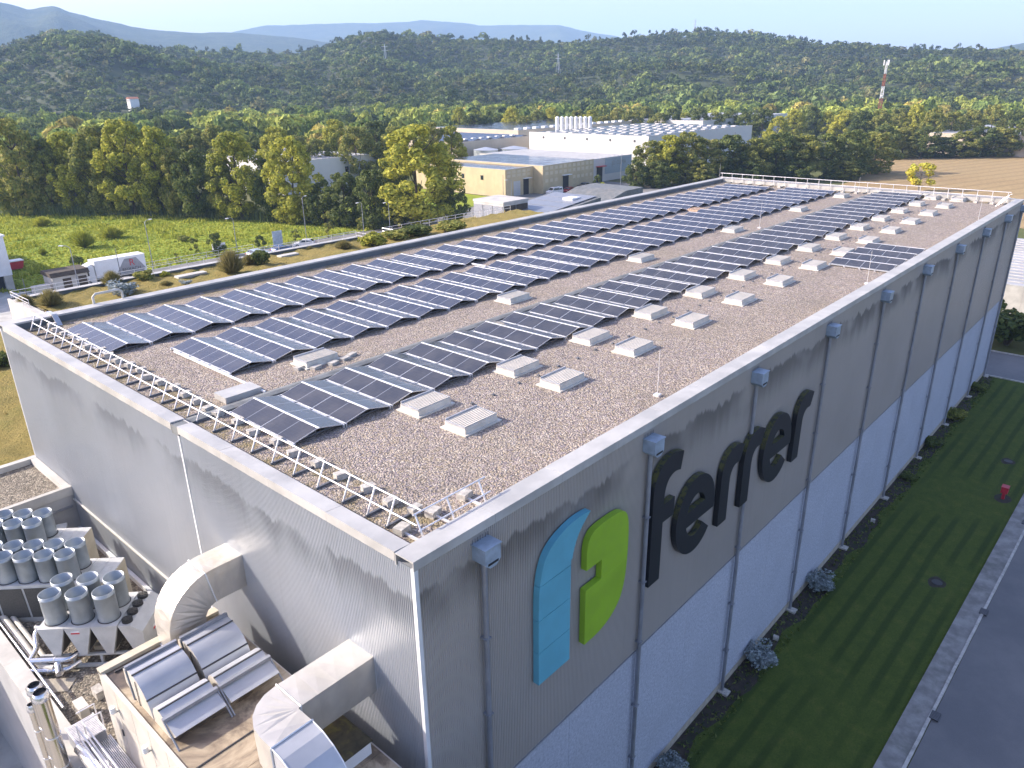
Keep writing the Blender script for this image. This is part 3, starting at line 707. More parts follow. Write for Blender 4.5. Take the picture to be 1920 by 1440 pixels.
# taller gravel-roofed block behind the chillers
lb = thing('gravel_roof_block', (-8, 29, 0), 'low block with a gravel roof and pale parapet behind the chillers', 'building')
MB().box(-16, -.03, 26.42, 31.6, 0, 10.1).part('wall', M['wallgrey'], lb)
MB().box(-15.7, -.3, 26.7, 31.3, 10.05, 10.16).part('gravel_roof', M['gravel2'], lb)
MB().box(-16.05, -.03, 26.36, 26.62, 10.0, 10.47).part('parapet', M['concretewhite'], lb)
MB().box(-16.05, -.03, 31.3, 31.66, 10.0, 10.47).part('parapet', M['concretewhite'], lb)
MB().box(-.34, -.04, 26.63, 31.29, 10.0, 10.46).part('parapet', M['concretewhite'], lb)
MB().box(-16.02, -.2, 26.33, 26.415, 9.35, 9.45).part('drip_line', M['pipe'], lb)
bx_ = thing('switch_box', (-1.5, 26.3, 8.7), 'grey switch box on the wall behind the chillers', 'switch box')
MB().box(-1.75, -1.25, 26.2, 26.32, 8.75, 9.25).part('case', M['frame_grey'], bx_)
MB().box(-1.68, -1.32, 26.19, 26.198, 9.0, 9.2).part('window', M['coil'], bx_)

U = Vector((.7071, -.7071, 0)); Vv = Vector((.7071, .7071, 0)); Zv = Vector((0, 0, 1))
def lp(o_, u_, v_, z): q = Vector((o_[0], o_[1], 0))+U*u_+Vv*v_; return (q.x, q.y, z)
def tube_stack(c, z0, z1, parent, r_=.385):
    n_ = 28; m_ = MB(); P = []
    prof = [(r_, z0), (r_, z1-.16), (r_+.014, z1-.15), (r_+.014, z1-.13), (r_, z1-.12), (r_+.006, z1), (r_-.012, z1), (r_-.012, z0+.25)]
    for rr, z in prof: P += [(c[0]+rr*math.cos(2*math.pi*k/n_), c[1]+rr*math.sin(2*math.pi*k/n_), z) for k in range(n_)]
    F = [(i*n_+k, i*n_+(k+1) % n_, (i+1)*n_+(k+1) % n_, (i+1)*n_+k) for i in range(len(prof)-1) for k in range(n_)]
    m_.add(P, F); b_ = len(prof)-1
    m_.add(P[b_*n_:], [tuple(range(n_))], 1)
    o_ = m_.part('exhaust_tube', [M['galv'], M['blackfan']], parent)
    for p_ in o_.data.polygons: p_.use_smooth = len(p_.vertices) == 4
    m2 = MB(); m2.path([(c[0]+(r_+.02)*math.cos(a), c[1]+(r_+.02)*math.sin(a), z0+.02) for a in np.linspace(0, 2*math.pi, 25)], .018, 5, False)
    m2.part('base_ring', M['seam'], o_)
    return o_
# near V-shaped chiller
o0 = (-4.10, 16.94); TZ = 9.72
g = thing('chiller', (-3.2, 17, DZ), 'chiller with six tall galvanised tubes on V-shaped white coil units', 'chiller')
for i in range(3):
    for j in range(2): tube_stack(lp(o0, i*1.0, j*.93, 0), TZ+.02, 11.0, g)
for i in range(3):
    uc = i*1.0; v0, v1 = -.55, 1.55
    m_ = MB(); m_.prism([(uc-.5, TZ), (uc+.5, TZ), (uc+.13, 8.45), (uc-.13, 8.45)], lambda a, b_, t: lp(o0, a, t, b_), v0, v1)
    q = m_.part('coil_unit', M['chillerwhite'], g)
    for s_ in (-1, 1):
        m_ = MB(); off = .02
        m_.add([lp(o0, uc+s_*(.47+off), v0+.1, TZ-.08), lp(o0, uc+s_*(.47+off), v1-.1, TZ-.08), lp(o0, uc+s_*(.16+off), v1-.1, 8.53), lp(o0, uc+s_*(.16+off), v0+.1, 8.53)], [(0,1,2,3)])
        m_.part('coil_face', M['coil'], q)
    MB().obox(lp(o0, uc, .5, TZ+.015), U*.495, Vv*1.06, Zv*.012).part('top_plate', M['chillerwhite'], q)
    if i == 1:
        MB().obox(lp(o0, uc-.1, v0-.012, TZ-.16), U*.16, Vv*.006, Zv*.03).part('white_label', M['whitesticker'], q)
        MB().obox(lp(o0, uc-.1, v0-.012, TZ-.23), U*.16, Vv*.006, Zv*.03).part('red_label', M['redsticker'], q)
# right end unit with four black fans, leaning side
uc = 3.0
m_ = MB(); m_.prism([(uc-.48, TZ), (uc-.02, TZ), (uc+.42, TZ-.28), (uc+.40, 8.3), (uc+.02, 8.3)], lambda a, b_, t: lp(o0, a, t, b_), -.55, 1.6)
q = m_.part('fan_unit', M['chillerwhite'], g)
for k in range(4):
    c = lp(o0, uc-.22, -.25+k*.5, 0)
    MB().tube((c[0], c[1], TZ), (c[0], c[1], TZ+.12), .2, n=18).part('fan_ring', M['blackfan'], q)
    m_ = MB()
    for a in np.linspace(0, math.pi, 5)[:-1]: m_.obox((c[0], c[1], TZ+.135), (.18*math.cos(a), .18*math.sin(a), 0), (-.02*math.sin(a), .02*math.cos(a), 0), (0, 0, .008))
    m_.part('fan_guard', M['coil'], q)
MB().obox(lp(o0, uc+.432, .55, 9.0), Vv*.28, Zv*.05, U*.004).part('white_label', M['whitesticker'], q)
MB().obox(lp(o0, uc+.432, .55, 8.9), Vv*.28, Zv*.05, U*.004).part('red_label', M['redsticker'], q)
# bench frame
for v_ in (-.45, 1.4):
    MB().obox(lp(o0, 1.4, v_, 8.40), U*2.1, Vv*.05, Zv*.045).part('bench_beam', M['frame_grey'], g)
    for u_ in (-.5, .55, 1.6, 2.65): MB().obox(lp(o0, u_, v_, 8.13), U*.05, Vv*.05, Zv*.22).part('bench_leg', M['frame_grey'], g)
MB().obox(lp(o0, 1.4, -.6, 8.0), U*2.15, Vv*.07, Zv*.05).part('base_beam', M['frame_grey'], g)
MB().obox(lp(o0, 1.5, .2, 8.24), U*.45, Vv*.12, Zv*.10).part('control_box', M['chillerbeige'], g)

def box_chiller(o_, tubes, label, u0, u1, v0, v1):
    g_ = thing('chiller', (o_[0]+1, o_[1], DZ), label, 'chiller')
    T = 9.78
    m_ = MB(); m_.prism([(v0+.1, 8.0), (v0, T), (v1, T), (v1-.1, 8.0)], lambda a, b_, t: lp(o_, t, a, b_), u0, u1-1.15); m_.part('coil_casing', M['chillerwhite'], g_)
    k = int((u1-1.15-u0)/.95)
    for i in range(k):
        a0 = u0+.04+i*(u1-1.15-u0)/k; a1 = a0+(u1-1.15-u0)/k-.08
        m_ = MB(); m_.add([lp(o_, a0, v0+.085-.012, 8.15), lp(o_, a1, v0+.085-.012, 8.15), lp(o_, a1, v0-.008, T-.12), lp(o_, a0, v0-.008, T-.12)], [(0,1,2,3)]); m_.part('coil_panel', M['coil'], g_)
    MB().obox(lp(o_, (u0+u1-1.15)/2, (v0+v1)/2, T+.015), U*((u1-1.15-u0)/2), Vv*((v1-v0)/2), Zv*.013).part('top_plate', M['chillerwhite'], g_)
    for a, b_ in ((u1-1.14, u1-.58), (u1-.57, u1)):
        MB().obox(lp(o_, (a+b_)/2, (v0+v1)/2, (8.0+T)/2), U*((b_-a)/2), Vv*((v1-v0)/2), Zv*((T-8.0)/2)).part('cabinet', M['chillerbeige'], g_)
        MB().obox(lp(o_, (a+b_)/2, (v0+v1)/2, T+.012), U*((b_-a)/2), Vv*((v1-v0)/2), Zv*.01).part('cabinet_top', M['frame_grey'], g_)
    MB().obox(lp(o_, u1+.006, v0+.5, 9.35), Vv*.2, Zv*.012, U*.004).part('handle_slot', M['seam'], g_)
    for uu, vv in tubes: tube_stack(lp(o_, uu, vv, 0), T+.03, 11.0, g_)
    MB().obox(lp(o_, (u0+u1)/2, (v0+v1)/2, 7.95), U*((u1-u0)/2), Vv*((v1-v0)/2-.1), Zv*.05).part('skid', M['frame_grey'], g_)
box_chiller((-3.88, 20.59), [(-1.6, 0), (-.78, 0), (0, 0), (.82, 0), (1.65, 0), (-1.6, .84), (-.83, .84), (0.0, .84), (.84, .84), (1.72, .84)][0:0]+[(-1.7, 0), (-.85, 0), (0, 0), (.83, 0), (1.67, 0), (-.84, .8), (0, .8), (.85, .8), (1.72, .8), (-1.7, .8)],
    'middle chiller with ten galvanised tubes, dark coil panels and cream cabinets', -2.4, 3.35, -.48, 1.30)
box_chiller((-3.32, 23.75), [(-1.7, 0), (-.85, 0), (0, 0), (.83, 0), (-.85, .82), (.0, .82), (.86, .82), (-1.7, .82)],
    'farthest chiller with galvanised tubes beside the gravel-roofed block', -2.2, 2.6, -.48, 1.30)
MB().obox((-1.35, 25.6, 8.9), (.45, -.2, 0), (.1, .25, 0), (0, 0, .12)).solid('split_unit', M['chillerwhite'], 'small pale split unit in the corner behind the farthest chiller', 'air conditioner')

# insulated pipework by the outer parapet
def piperun(name, pts, r_, label, mat='chrome', cuffs=True, grp='insulated pipes by the chillers'):
    g_ = thing(name, pts[0], label, 'pipe', grp)
    # rounded elbows
    P = [Vector(q) for q in pts]; path = [P[0]]
    for a, b_, c in zip(P[:-2], P[1:-1], P[2:]):
        k = min(r_*2.2, (b_-a).length*.45, (c-b_).length*.45); d0 = b_+(a-b_).normalized()*k; d1 = b_+(c-b_).normalized()*k
        for t in np.linspace(0, 1, 6): path.append(d0*(1-t)**2+b_*2*t*(1-t)+d1*t*t)
    path.append(P[-1]); MB().path(path, r_, 12).part('run', M[mat], g_, True)
    if cuffs:
        for a, b_ in zip(P[:-1], P[1:]):
            if (b_-a).length > .8:
                q = a+(b_-a)*.5; d = (b_-a).normalized()*.03; MB().tube(q-d, q+d, r_+.008, n=12).part('band', M['alu'], g_)
    return g_
piperun('insulated_pipe', [lp(o0,-.9,-.75,8.45), lp(o0,-.55,-.75,8.45), lp(o0,.55,-.75,8.45), lp(o0,.75,-.3,8.45)], .11, 'shiny insulated pipe across the front of the V-shaped chiller, upper run')
piperun('insulated_pipe', [lp(o0,-.9,-.95,8.12), lp(o0,.5,-.95,8.12), lp(o0,.75,-.5,8.12)], .11, 'shiny insulated pipe across the front of the V-shaped chiller, lower run')
piperun('insulated_pipe', [lp(o0,-.95,-.75,8.45), lp(o0,-1.0,-.1,8.5), lp(o0,-1.25,.4,8.9), lp(o0,-.9,.9,9.0)], .10, 'shiny pipe curling up at the left end of the V-shaped chiller')
piperun('insulated_pipe', [lp(o0,-.75,.4,9.1), lp(o0,-1.2,.4,9.1), lp(o0,-1.3,.9,8.9), lp(o0,-1.1,1.3,8.7)], .09, 'short shiny pipe elbow above the left parapet pipes')
piperun('insulated_pipe', [(-5.05, 22.5, 8.2), (-5.05, 16.8, 8.2), (-4.75, 16.3, 8.2)], .13, 'cream insulated pipe along the inside of the outer parapet', 'cream')
piperun('insulated_pipe', [(-4.78, 22.5, 8.15), (-4.78, 17.3, 8.15)], .11, 'second cream pipe beside the outer parapet, nearer the chillers', 'cream')
piperun('insulated_pipe', [lp(o0,.1,-.8,8.3), lp(o0,.35,-1.25,8.2)], .14, 'stub pipe with open cut end below the V-shaped chiller')
MB().box(-4.25, -3.95, 13.6, 14.1, DZ, DZ+.35).solid('concrete_pad', M['concrete_block'], 'grey concrete block on the deck below the chiller pipes', 'block')
sheet_ = MB().obox(lp(o0, .1, -1.55, DZ+.02), U*.8, Vv*.35, Zv*.02); sheet_.solid('yellow_board', M['plinth'], 'tan board lying on the deck below the chiller', 'board')
wb = thing('junction_box', (-4.85, 13.3, DZ), 'cream metal box standing on the gravel deck', 'box')
MB().box(-5.0, -4.7, 13.05, 13.65, DZ, DZ+.5).part('case', M['cream'], wb); MB().box(-5.02, -4.68, 13.03, 13.67, DZ+.5, DZ+.53).part('lid', M['cream'], wb)

# ------------------------------------------------------------------ air handling unit
AZ = 11.6
a_ = thing('air_handler', (-2.7, 4, DZ), 'large cream air handling unit with rust-stained flat roof', 'air handler')
x0, x1, y0, y1 = -4.72, -.75, -6.0, 10.35
MB().box(x0+.02, x1, y0, y1-.02, DZ+.15, AZ-.02).part('casing', M['ahu'], a_)
for i, yy in enumerate(np.arange(y0, y1-1.0, 1.17)):
    MB().box(x0-.015, x0+.02, yy+.012, yy+1.158, DZ+.2, AZ-.08).part('side_panel', M['ahu'], a_)
    if i % 2: MB().box(x0-.05, x0-.016, yy+.1, yy+.16, 9.6, 9.85).part('handle', M['seam'], a_)
for i, xx in enumerate(np.arange(x0, x1-.5, 1.0)):
    MB().box(xx+.01, min(xx+.99, x1), y1-.02, y1+.015, DZ+.2, AZ-.05).part('end_panel', M['ahu'], a_)
for yy in np.arange(y0, y1, 2.35):
    MB().box(x0+.08, x1-.05, yy+.006, min(yy+2.344, y1-.3), AZ-.019, AZ).part('roof_sheet', M['ahuroof'], a_)
MB().box(x0-.03, x0+.07, y0, y1, AZ-.06, AZ+.05).part('edge_trim', M['cream'], a_)
MB().box(x0-.03, x1, y1-.28, y1+.04, AZ-.02, AZ+.12).part('end_kerb', M['chillerbeige'], a_)
MB().box(x0+.3, x1, y1-.50, y1-.46, AZ, AZ+.06).part('roof_seam', M['seam'], a_)
MB().box(x0+.1, x1, 4.4, 4.44, AZ, AZ+.03).part('roof_seam', M['seam'], a_)
# lamp brackets on the side
for k, yy in enumerate((9.3, 7.0, 4.4)):
    lamp = thing('bulkhead_lamp', (x0-.1, yy, 10.6), ['small white lamp at the far corner of the air handler side', 'small white lamp in the middle of the air handler side', 'small white lamp nearest the camera on the air handler side'][k], 'lamp', 'lamps on the air handler')
    MB().tube((x0-.16, yy, 10.7), (x0-.16, yy, 10.9), .09, n=12).part('globe', M['white'], lamp); MB().box(x0-.2, x0-.01, yy-.03, yy+.03, 10.64, 10.7).part('arm', M['frame_grey'], lamp)

def hood(xa, xb, label):
    h_ = thing('intake_hood', ((xa+xb)/2, 7.8, AZ), label, 'hood', 'large hoods on the air handler')
    arc = [(8.05, 12.62), (7.72, 12.55), (7.45, 12.38), (7.25, 12.14), (7.10, 11.86), (7.02, AZ)]
    pts = [(8.75, 11.95), (8.75, 12.47), (8.52, 12.58), (8.3, 12.63)]+arc+[(8.0, AZ)]
    m_ = MB(); m_.prism(pts, lambda u_, v_, t: (t, u_, v_), xa, xb, 0, 1); o_ = m_.part('shell', [M['hood'], M['ahu']], h_)
    for p_ in o_.data.polygons: p_.use_smooth = len(p_.vertices) == 4 and abs(p_.normal.x) < .1
    for f_ in (0, 3):
        q = arc[f_]; MB().box(xa-.01, xb+.01, q[0]-.02, q[0]+.02, q[1]-.01, q[1]+.03).part('seam_strip', M['seam'], h_)
    MB().box(xa-.03, xb+.03, 8.42, 8.52, 12.60, 12.72).part('gutter', M['pipe'], h_)
    for x in (xa-.02, xb+.02):
        MB().tube((x, 8.47, 12.62), (x, 8.25, AZ), .03, n=6).part('stay', M['pipe'], h_)
        MB().prism([(7.9, AZ), (7.9, 12.5), (7.86, 12.5), (7.86, AZ)], lambda u_, v_, t: (t, u_, v_), x-.006, x+.006).part('end_seam', M['seam'], h_)
def small_hood(xa, xb, label):
    h_ = thing('exhaust_hood', ((xa+xb)/2, 6.2, AZ), label, 'hood', 'small hoods on the air handler')
    pts = [(6.95, AZ), (6.95, 11.95), (6.85, 12.15), (6.66, 12.28), (6.45, 12.32), (6.12, 12.18), (6.12, AZ)]
    m_ = MB(); m_.prism(pts, lambda u_, v_, t: (t, u_, v_), xa, xb, 0, 1); m_.part('shell', [M['hood'], M['ahu']], h_)
    m_ = MB(); m_.prism([(6.10, AZ), (6.10, 12.16), (5.50, 11.98), (5.52, 11.94), (5.98, AZ)], lambda u_, v_, t: (t, u_, v_), xa, xb, 0, 1); m_.part('visor', [M['hood'], M['ahu']], h_)
    MB().box(xa-.01, xb+.01, 6.42, 6.46, 12.30, 12.345).part('seam_strip', M['seam'], h_)
    MB().box(xa-.06, xb+.06, 6.02, 6.14, 12.17, 12.28).part('gutter', M['pipe'], h_)
    for x in (xa-.04, xb+.04): MB().tube((x, 6.08, 12.2), (x, 5.35, AZ), .03, n=6).part('stay', M['pipe'], h_)
hood(-4.46, -2.92, 'large curved metal hood on the air handler, left one of the two'); hood(-2.74, -1.2, 'large curved metal hood on the air handler, right one beside the gable duct')
small_hood(-4.46, -2.92, 'small visored metal hood on the air handler, left one'); small_hood(-2.76, -1.15, 'small visored metal hood on the air handler, right one')

# ------------------------------------------------------------------ gable ducts
def duct_rings(rings, parent, closed=False):
    """rings: list of 4-corner loops; each face broken by a shallow pyramid pleat"""
    for r0, r1 in zip(rings[:-1], rings[1:]):
        m_ = MB()
        for k in range(4):
            a, b_, c, d = [Vector(q) for q in (r0[k], r0[(k+1) % 4], r1[(k+1) % 4], r1[k])]
            n_ = (b_-a).cross(d-a).normalized(); cen = (a+b_+c+d)/4+n_*random.uniform(.012, .03)
            m_.add([a, b_, c, d, cen], [(0,1,4),(1,2,4),(2,3,4),(3,0,4)])
        m_.part('duct_sheet', M['duct'], parent)
def flange(ring, parent, w_=.025):
    c = sum((Vector(q) for q in ring), Vector())/4; m_ = MB()
    R_ = [c+(Vector(q)-c)*1.03 for q in ring]
    for k in range(4): m_.tube(R_[k], R_[(k+1) % 4], w_, n=4)
    m_.part('flange', M['flash'], parent)
d1 = thing('air_duct', (-1.6, 9.65, AZ), 'tall curved sheet-metal duct rising from the air handler into the gable, farther one', 'duct')
ya, yb = 9.1, 10.2
path = [((0.02, 14.1), (0.02, 12.85)), ((-.55, 14.1), (-.55, 12.85)), ((-1.05, 14.1), (-.98, 12.85))]
cx_, cz_ = -1.05, 12.5
for a in np.linspace(0, 90, 10)[1:]:
    aa = R(90+a); path.append(((cx_+1.78*math.cos(aa), cz_-.15+1.75*math.sin(aa)), (cx_+.55*math.cos(aa)-.0, cz_-.15+.5*math.sin(aa))))
path.append(((-2.83, AZ+.02), (-1.6, AZ+.02)))
rings = [[(o_[0], ya, o_[1]), (o_[0], yb, o_[1]), (i_[0], yb, i_[1]), (i_[0], ya, i_[1])] for o_, i_ in path]
duct_rings(rings, d1); flange(rings[0], d1, .03); flange(rings[3], d1); flange(rings[-1], d1)
d2 = thing('air_duct', (-2.2, 2.2, AZ), 'sheet-metal duct bending out of the gable above the air handler, nearer one', 'duct')
ya, yb = 2.08, 3.22
zt, zb = 13.8, 12.58
# straight run out of the wall, then a flat bend towards the camera, then a drop
P2 = [((0.02, ya), (0.02, yb)), ((-.62, ya), (-.62, yb)), ((-1.25, ya), (-1.25, yb)), ((-1.85, ya), (-1.85, yb)), ((-2.42, ya), (-2.42, yb))]
cx2, cy2 = -2.44, 2.02
for a in np.linspace(0, 90, 6)[1:]:
    aa = R(90+a); P2.append(((cx2+.06*math.cos(aa), cy2+.06*math.sin(aa)), (cx2+1.23*math.cos(aa), cy2+1.2*math.sin(aa))))
rings = [[(i_[0], i_[1], zt), (o_[0], o_[1], zt), (o_[0], o_[1], zb), (i_[0], i_[1], zb)] for i_, o_ in P2]
rings.append([(-2.5, 1.45, zt), (-3.67, 1.45, zt), (-3.67, 1.45, zb), (-2.5, 1.45, zb)])
duct_rings(rings, d2); flange(rings[0], d2, .03); flange(rings[4], d2); flange(rings[-1], d2)
dr_ = []
for a in np.linspace(0, 90, 7):
    aa = R(a); yo, zo = 1.45-1.75*math.sin(aa), zt-1.75+1.75*math.cos(aa); yi, zi = 1.45-.5*math.sin(aa), zt-1.75+.53*math.cos(aa)
    dr_.append([(-2.5, yo, zo), (-3.67, yo, zo), (-3.67, yi, zi), (-2.5, yi, zi)])
dr_.append([(-2.5, -.3, AZ), (-3.67, -.3, AZ), (-3.67, .95, AZ), (-2.5, .95, AZ)])
for r0, r1 in zip(dr_[:-1], dr_[1:]):
    m_ = MB()
    for k in range(4): m_.add([r0[k], r0[(k+1) % 4], r1[(k+1) % 4], r1[k]], [(0,1,2,3)])
    m_.part('elbow_sheet', M['hood'], d2)
for x in (-2.5, -3.67): MB().path([((x), r_[0][1], r_[0][2]) for r_ in dr_], .02, 5).part('elbow_seam', M['flash'], d2)
bx2 = thing('access_box', (-1.4, 2.3, AZ), 'small white box with a mossy lid between the duct and the gable', 'box')
MB().box(-1.95, -1.0, 1.2, 2.85, 10.9, 12.05).part('case', M['white'], bx2); MB().box(-1.99, -.96, 1.16, 2.89, 12.05, 12.1).part('lid', M['mosstop'], bx2)

# ------------------------------------------------------------------ catwalk, grille box and flues
cw = thing('catwalk', (-5.2, 8, DZ), 'galvanised grating catwalk with handrails beside the air handler', 'catwalk')
for k in range(12): MB().box(-5.36+k*.052, -5.335+k*.052, 2.0, 10.9, 8.55, 8.6).part('grating_bar', M['steel'], cw)
for yy in np.arange(2.2, 10.9, 1.1): MB().box(-5.38, -4.76, yy, yy+.04, 8.50, 8.549).part('cross_bar', M['darkbar'], cw)
for x in (-5.42, -5.62):
    for z in (8.55, 9.1, 9.6): MB().tube((x, 2.0, z), (x, 11.0, z), .028, n=6).part('rail_tube', M['steel'], cw)
    for yy in (2.4, 4.6, 6.8, 9.0, 10.9): MB().tube((x, yy, DZ), (x, yy, 9.62), .026, n=6).part('post', M['steel'], cw)
for yy in (10.95, 11.5):
    MB().tube((-5.42, yy, 9.6), (-4.85, yy, 9.6), .025, n=6).part('rail_tube', M['steel'], cw); MB().tube((-4.85, yy, DZ), (-4.85, yy, 9.6), .025, n=6).part('post', M['steel'], cw)
gb = thing('grille_box', (-5.3, 11.4, DZ), 'louvred grille box beside the catwalk end', 'grille')
MB().box(-5.75, -4.88, 10.8, 11.85, DZ, 8.92).part('case', M['pipe'], gb)
for k in range(14): MB().box(-5.74, -4.89, 10.82+k*.075, 10.855+k*.075, 8.925, 8.98).part('slat', M['steel'], gb)
for x in (-5.77, -4.9): MB().box(x, x+.04, 10.78, 11.88, 8.92, 8.985).part('side_frame', M['steel'], gb)
for k, (y, zt_, r_, lab) in enumerate(((11.5, 11.45, .19, 'farther of the two wide stainless flues outside the parapet'), (10.9, 11.55, .21, 'nearer of the two wide stainless flues outside the parapet'), (13.05, 9.65, .12, 'thin stainless flue lower than the two wide ones'))):
    f_ = thing('flue', (-6.25, y, 0), lab, 'flue', 'stainless flues')
    MB().tube((-6.28, y, 0), (-6.28, y, zt_-.3), r_, n=20, caps=False).part('pipe', M['stainless'], f_, True)
    MB().path([(-6.28, y, zt_-.3), (-6.28, y, zt_-.28), (-6.28, y, zt_-.08), (-6.28, y, zt_)], [r_, r_*1.25, r_*1.25, r_*.9], 20, False).part('cowl', M['chrome'], f_, True)
    MB().tube((-6.28, y, zt_-.12), (-6.28, y, zt_-.1), r_*.93, n=20).part('dark_mouth', M['dark'], f_)
    for z in np.arange(1, zt_-.6, 1.25): MB().tube((-6.28, y, z), (-6.28, y, z+.05), r_+.014, n=20).part('band', M['chrome'], f_)
piperun('insulated_pipe', [(-5.75, 10.7, 8.9), (-5.75, 10.3, 9.0), (-5.75, 2.0, 9.0)], .17, 'thick shiny insulated pipe running beside the catwalk', 'chrome', True, None)
piperun('insulated_pipe', [(-5.98, 10.2, 8.55), (-5.98, 2.0, 8.55)], .08, 'thin shiny pipe below the thick one beside the catwalk', 'chrome', True, None)
# ================================================================== foliage generators
def leaf_mesh(name, seed, clumps, per, size, mat, hull=None, zmin=.0, smat=None, jitter=.6, flat=1.0, aspect=1.5):
    """clumps: list of (x,y,z,r); leaf quads scattered over the clump surfaces"""
    g_ = np.random.default_rng(seed); C = np.array([c[:3] for c in clumps]); Rr = np.array([c[3] for c in clumps])
    wgt = Rr**2/np.sum(Rr**2); n_ = per; idx = g_.choice(len(C), n_, p=wgt)
    d = g_.normal(size=(n_, 3)); d[:, 2] = d[:, 2]*.9+.25; d /= np.linalg.norm(d, axis=1)[:, None]
    rad = Rr[idx]*(.72+.36*g_.random(n_)); P = C[idx]+d*rad[:, None]*np.array([1, 1, flat])
    nrm_ = d+g_.normal(size=(n_, 3))*jitter; nrm_ /= np.linalg.norm(nrm_, axis=1)[:, None]
    t = np.cross(nrm_, g_.normal(size=(n_, 3))); t /= np.linalg.norm(t, axis=1)[:, None]+1e-9; b_ = np.cross(nrm_, t)
    s_ = size*(.6+.8*g_.random(n_))[:, None]
    V = np.empty((n_, 4, 3)); V[:, 0] = P-t*s_*.5*aspect; V[:, 1] = P-b_*s_*.5; V[:, 2] = P+t*s_*.5*aspect; V[:, 3] = P+b_*s_*.5
    V = V.reshape(-1, 3)
    if zmin is not None: V[:, 2] = np.maximum(V[:, 2], zmin)
    return np_mesh(name, V, 4, mat)
def np_mesh(name, V, k, mat, cols=None):
    n_ = len(V)//k; me = bpy.data.meshes.new(name); me.vertices.add(len(V)); me.vertices.foreach_set('co', V.astype(np.float32).ravel())
    me.loops.add(n_*k); me.loops.foreach_set('vertex_index', np.arange(n_*k, dtype=np.int32))
    me.polygons.add(n_); me.polygons.foreach_set('loop_start', np.arange(0, n_*k, k, dtype=np.int32))
    me.update(calc_edges=True); me.materials.append(mat)
    if cols is not None:
        at = me.color_attributes.new('Col', 'FLOAT_COLOR', 'POINT'); c4 = np.ones((len(V), 4), np.float32); c4[:, :3] = cols; at.data.foreach_set('color', c4.ravel())
    return me
def ovate(seed, h, w_, n_, base=.12, rc=(.10, .19), top=.3):
    """clumps filling an egg-shaped crown with a broken outline"""
    g_ = random.Random(seed); out = []
    while len(out) < n_:
        f = base+(1-base)*g_.random()**.85
        prof = math.sin(math.pi*min(1, (f-base*.6)/(1.06-base*.6))**.75)**.7 if f < 1 else 0
        rr = .5*w_*max(prof, .12); a = g_.uniform(0, 6.283); q = rr*math.sqrt(g_.uniform(.25, 1))
        r_ = w_*g_.uniform(*rc)*(1-.35*f)
        out.append((q*math.cos(a)*.92, q*math.sin(a)*.92, min(f*h, h-r_*.6), r_))
    return out
def trunk_mesh(name, seed, h, w_, mat, limbs=9, r0=.35, fork=.25):
    g_ = random.Random(seed); m_ = MB(); pts = [(0, 0, -.1)]; x = y = 0
    for k in range(1, 7):
        x += g_.uniform(-.25, .25); y += g_.uniform(-.25, .25); pts.append((x, y, h*.82*k/6))
    m_.path(pts, [r0*(1.25 if i == 0 else 1-.14*i) for i in range(7)], 7)
    for k in range(limbs):
        i = g_.randint(1, 5); b_ = Vector(pts[i]); a = g_.uniform(0, 6.283); ln = w_*g_.uniform(.22, .42)
        e_ = b_+Vector((math.cos(a)*ln, math.sin(a)*ln, ln*g_.uniform(.6, 1.3))); md = (b_+e_)/2+Vector((0, 0, -ln*.08))
        m_.path([b_, md, e_], [r0*.42, r0*.28, r0*.1], 5)
    return m_.mesh(name, mat)
TREES = {}
def variant(key, seed, h, w_, nc, per, size, mat, bark='bark', base=.12, rc=(.10, .19), r0=.35, jitter=.6, limbs=9):
    TREES[key] = (leaf_mesh('crown', seed, ovate(seed, h, w_, nc, base, rc), per, size, M[mat], zmin=.1, jitter=jitter), trunk_mesh('trunk', seed, h, w_, M[bark], limbs, r0), h, w_)
for i in range(3): variant(f'pop{i}', 11+i, 20, 14, 120, 15000, .40, 'leafbright', base=.06, rc=(.065, .135), jitter=.45, limbs=14)
for i in range(3): variant(f'riv{i}', 21+i, 18, 13, 95, 10000, .42, 'leafmid', base=.03, rc=(.07, .14), jitter=.45, limbs=12)
for i in range(3): variant(f'drk{i}', 31+i, 14, 12, 80, 8000, .40, 'leafdark', base=.0, rc=(.07, .15), jitter=.45)
variant('yel', 41, 7.5, 6, 16, 650, .5, 'leafyellow', 'barkpale', .3, (.10, .17), .16)
variant('sap', 45, 5, 2.6, 12, 900, .28, 'leafmid', 'bark', .3, (.12, .22), .06, limbs=4)
variant('sapd', 46, 4, 3.4, 12, 1000, .3, 'leafdark', 'bark', .22, (.14, .24), .07, limbs=4)
def plant_tree(key, x, y, h, w_, label, group=None, name='tree', z=0, rot=None, cat='tree'):
    cr, tr, H_, W_ = TREES[key]; g_ = thing(name, (x, y, z), label, cat, group)
    g_.scale = (w_/W_, w_/W_, h/H_); g_.rotation_euler = (0, 0, random.uniform(0, 6.28) if rot is None else rot)
    link('trunk', tr, g_); link('crown', cr, g_); return g_
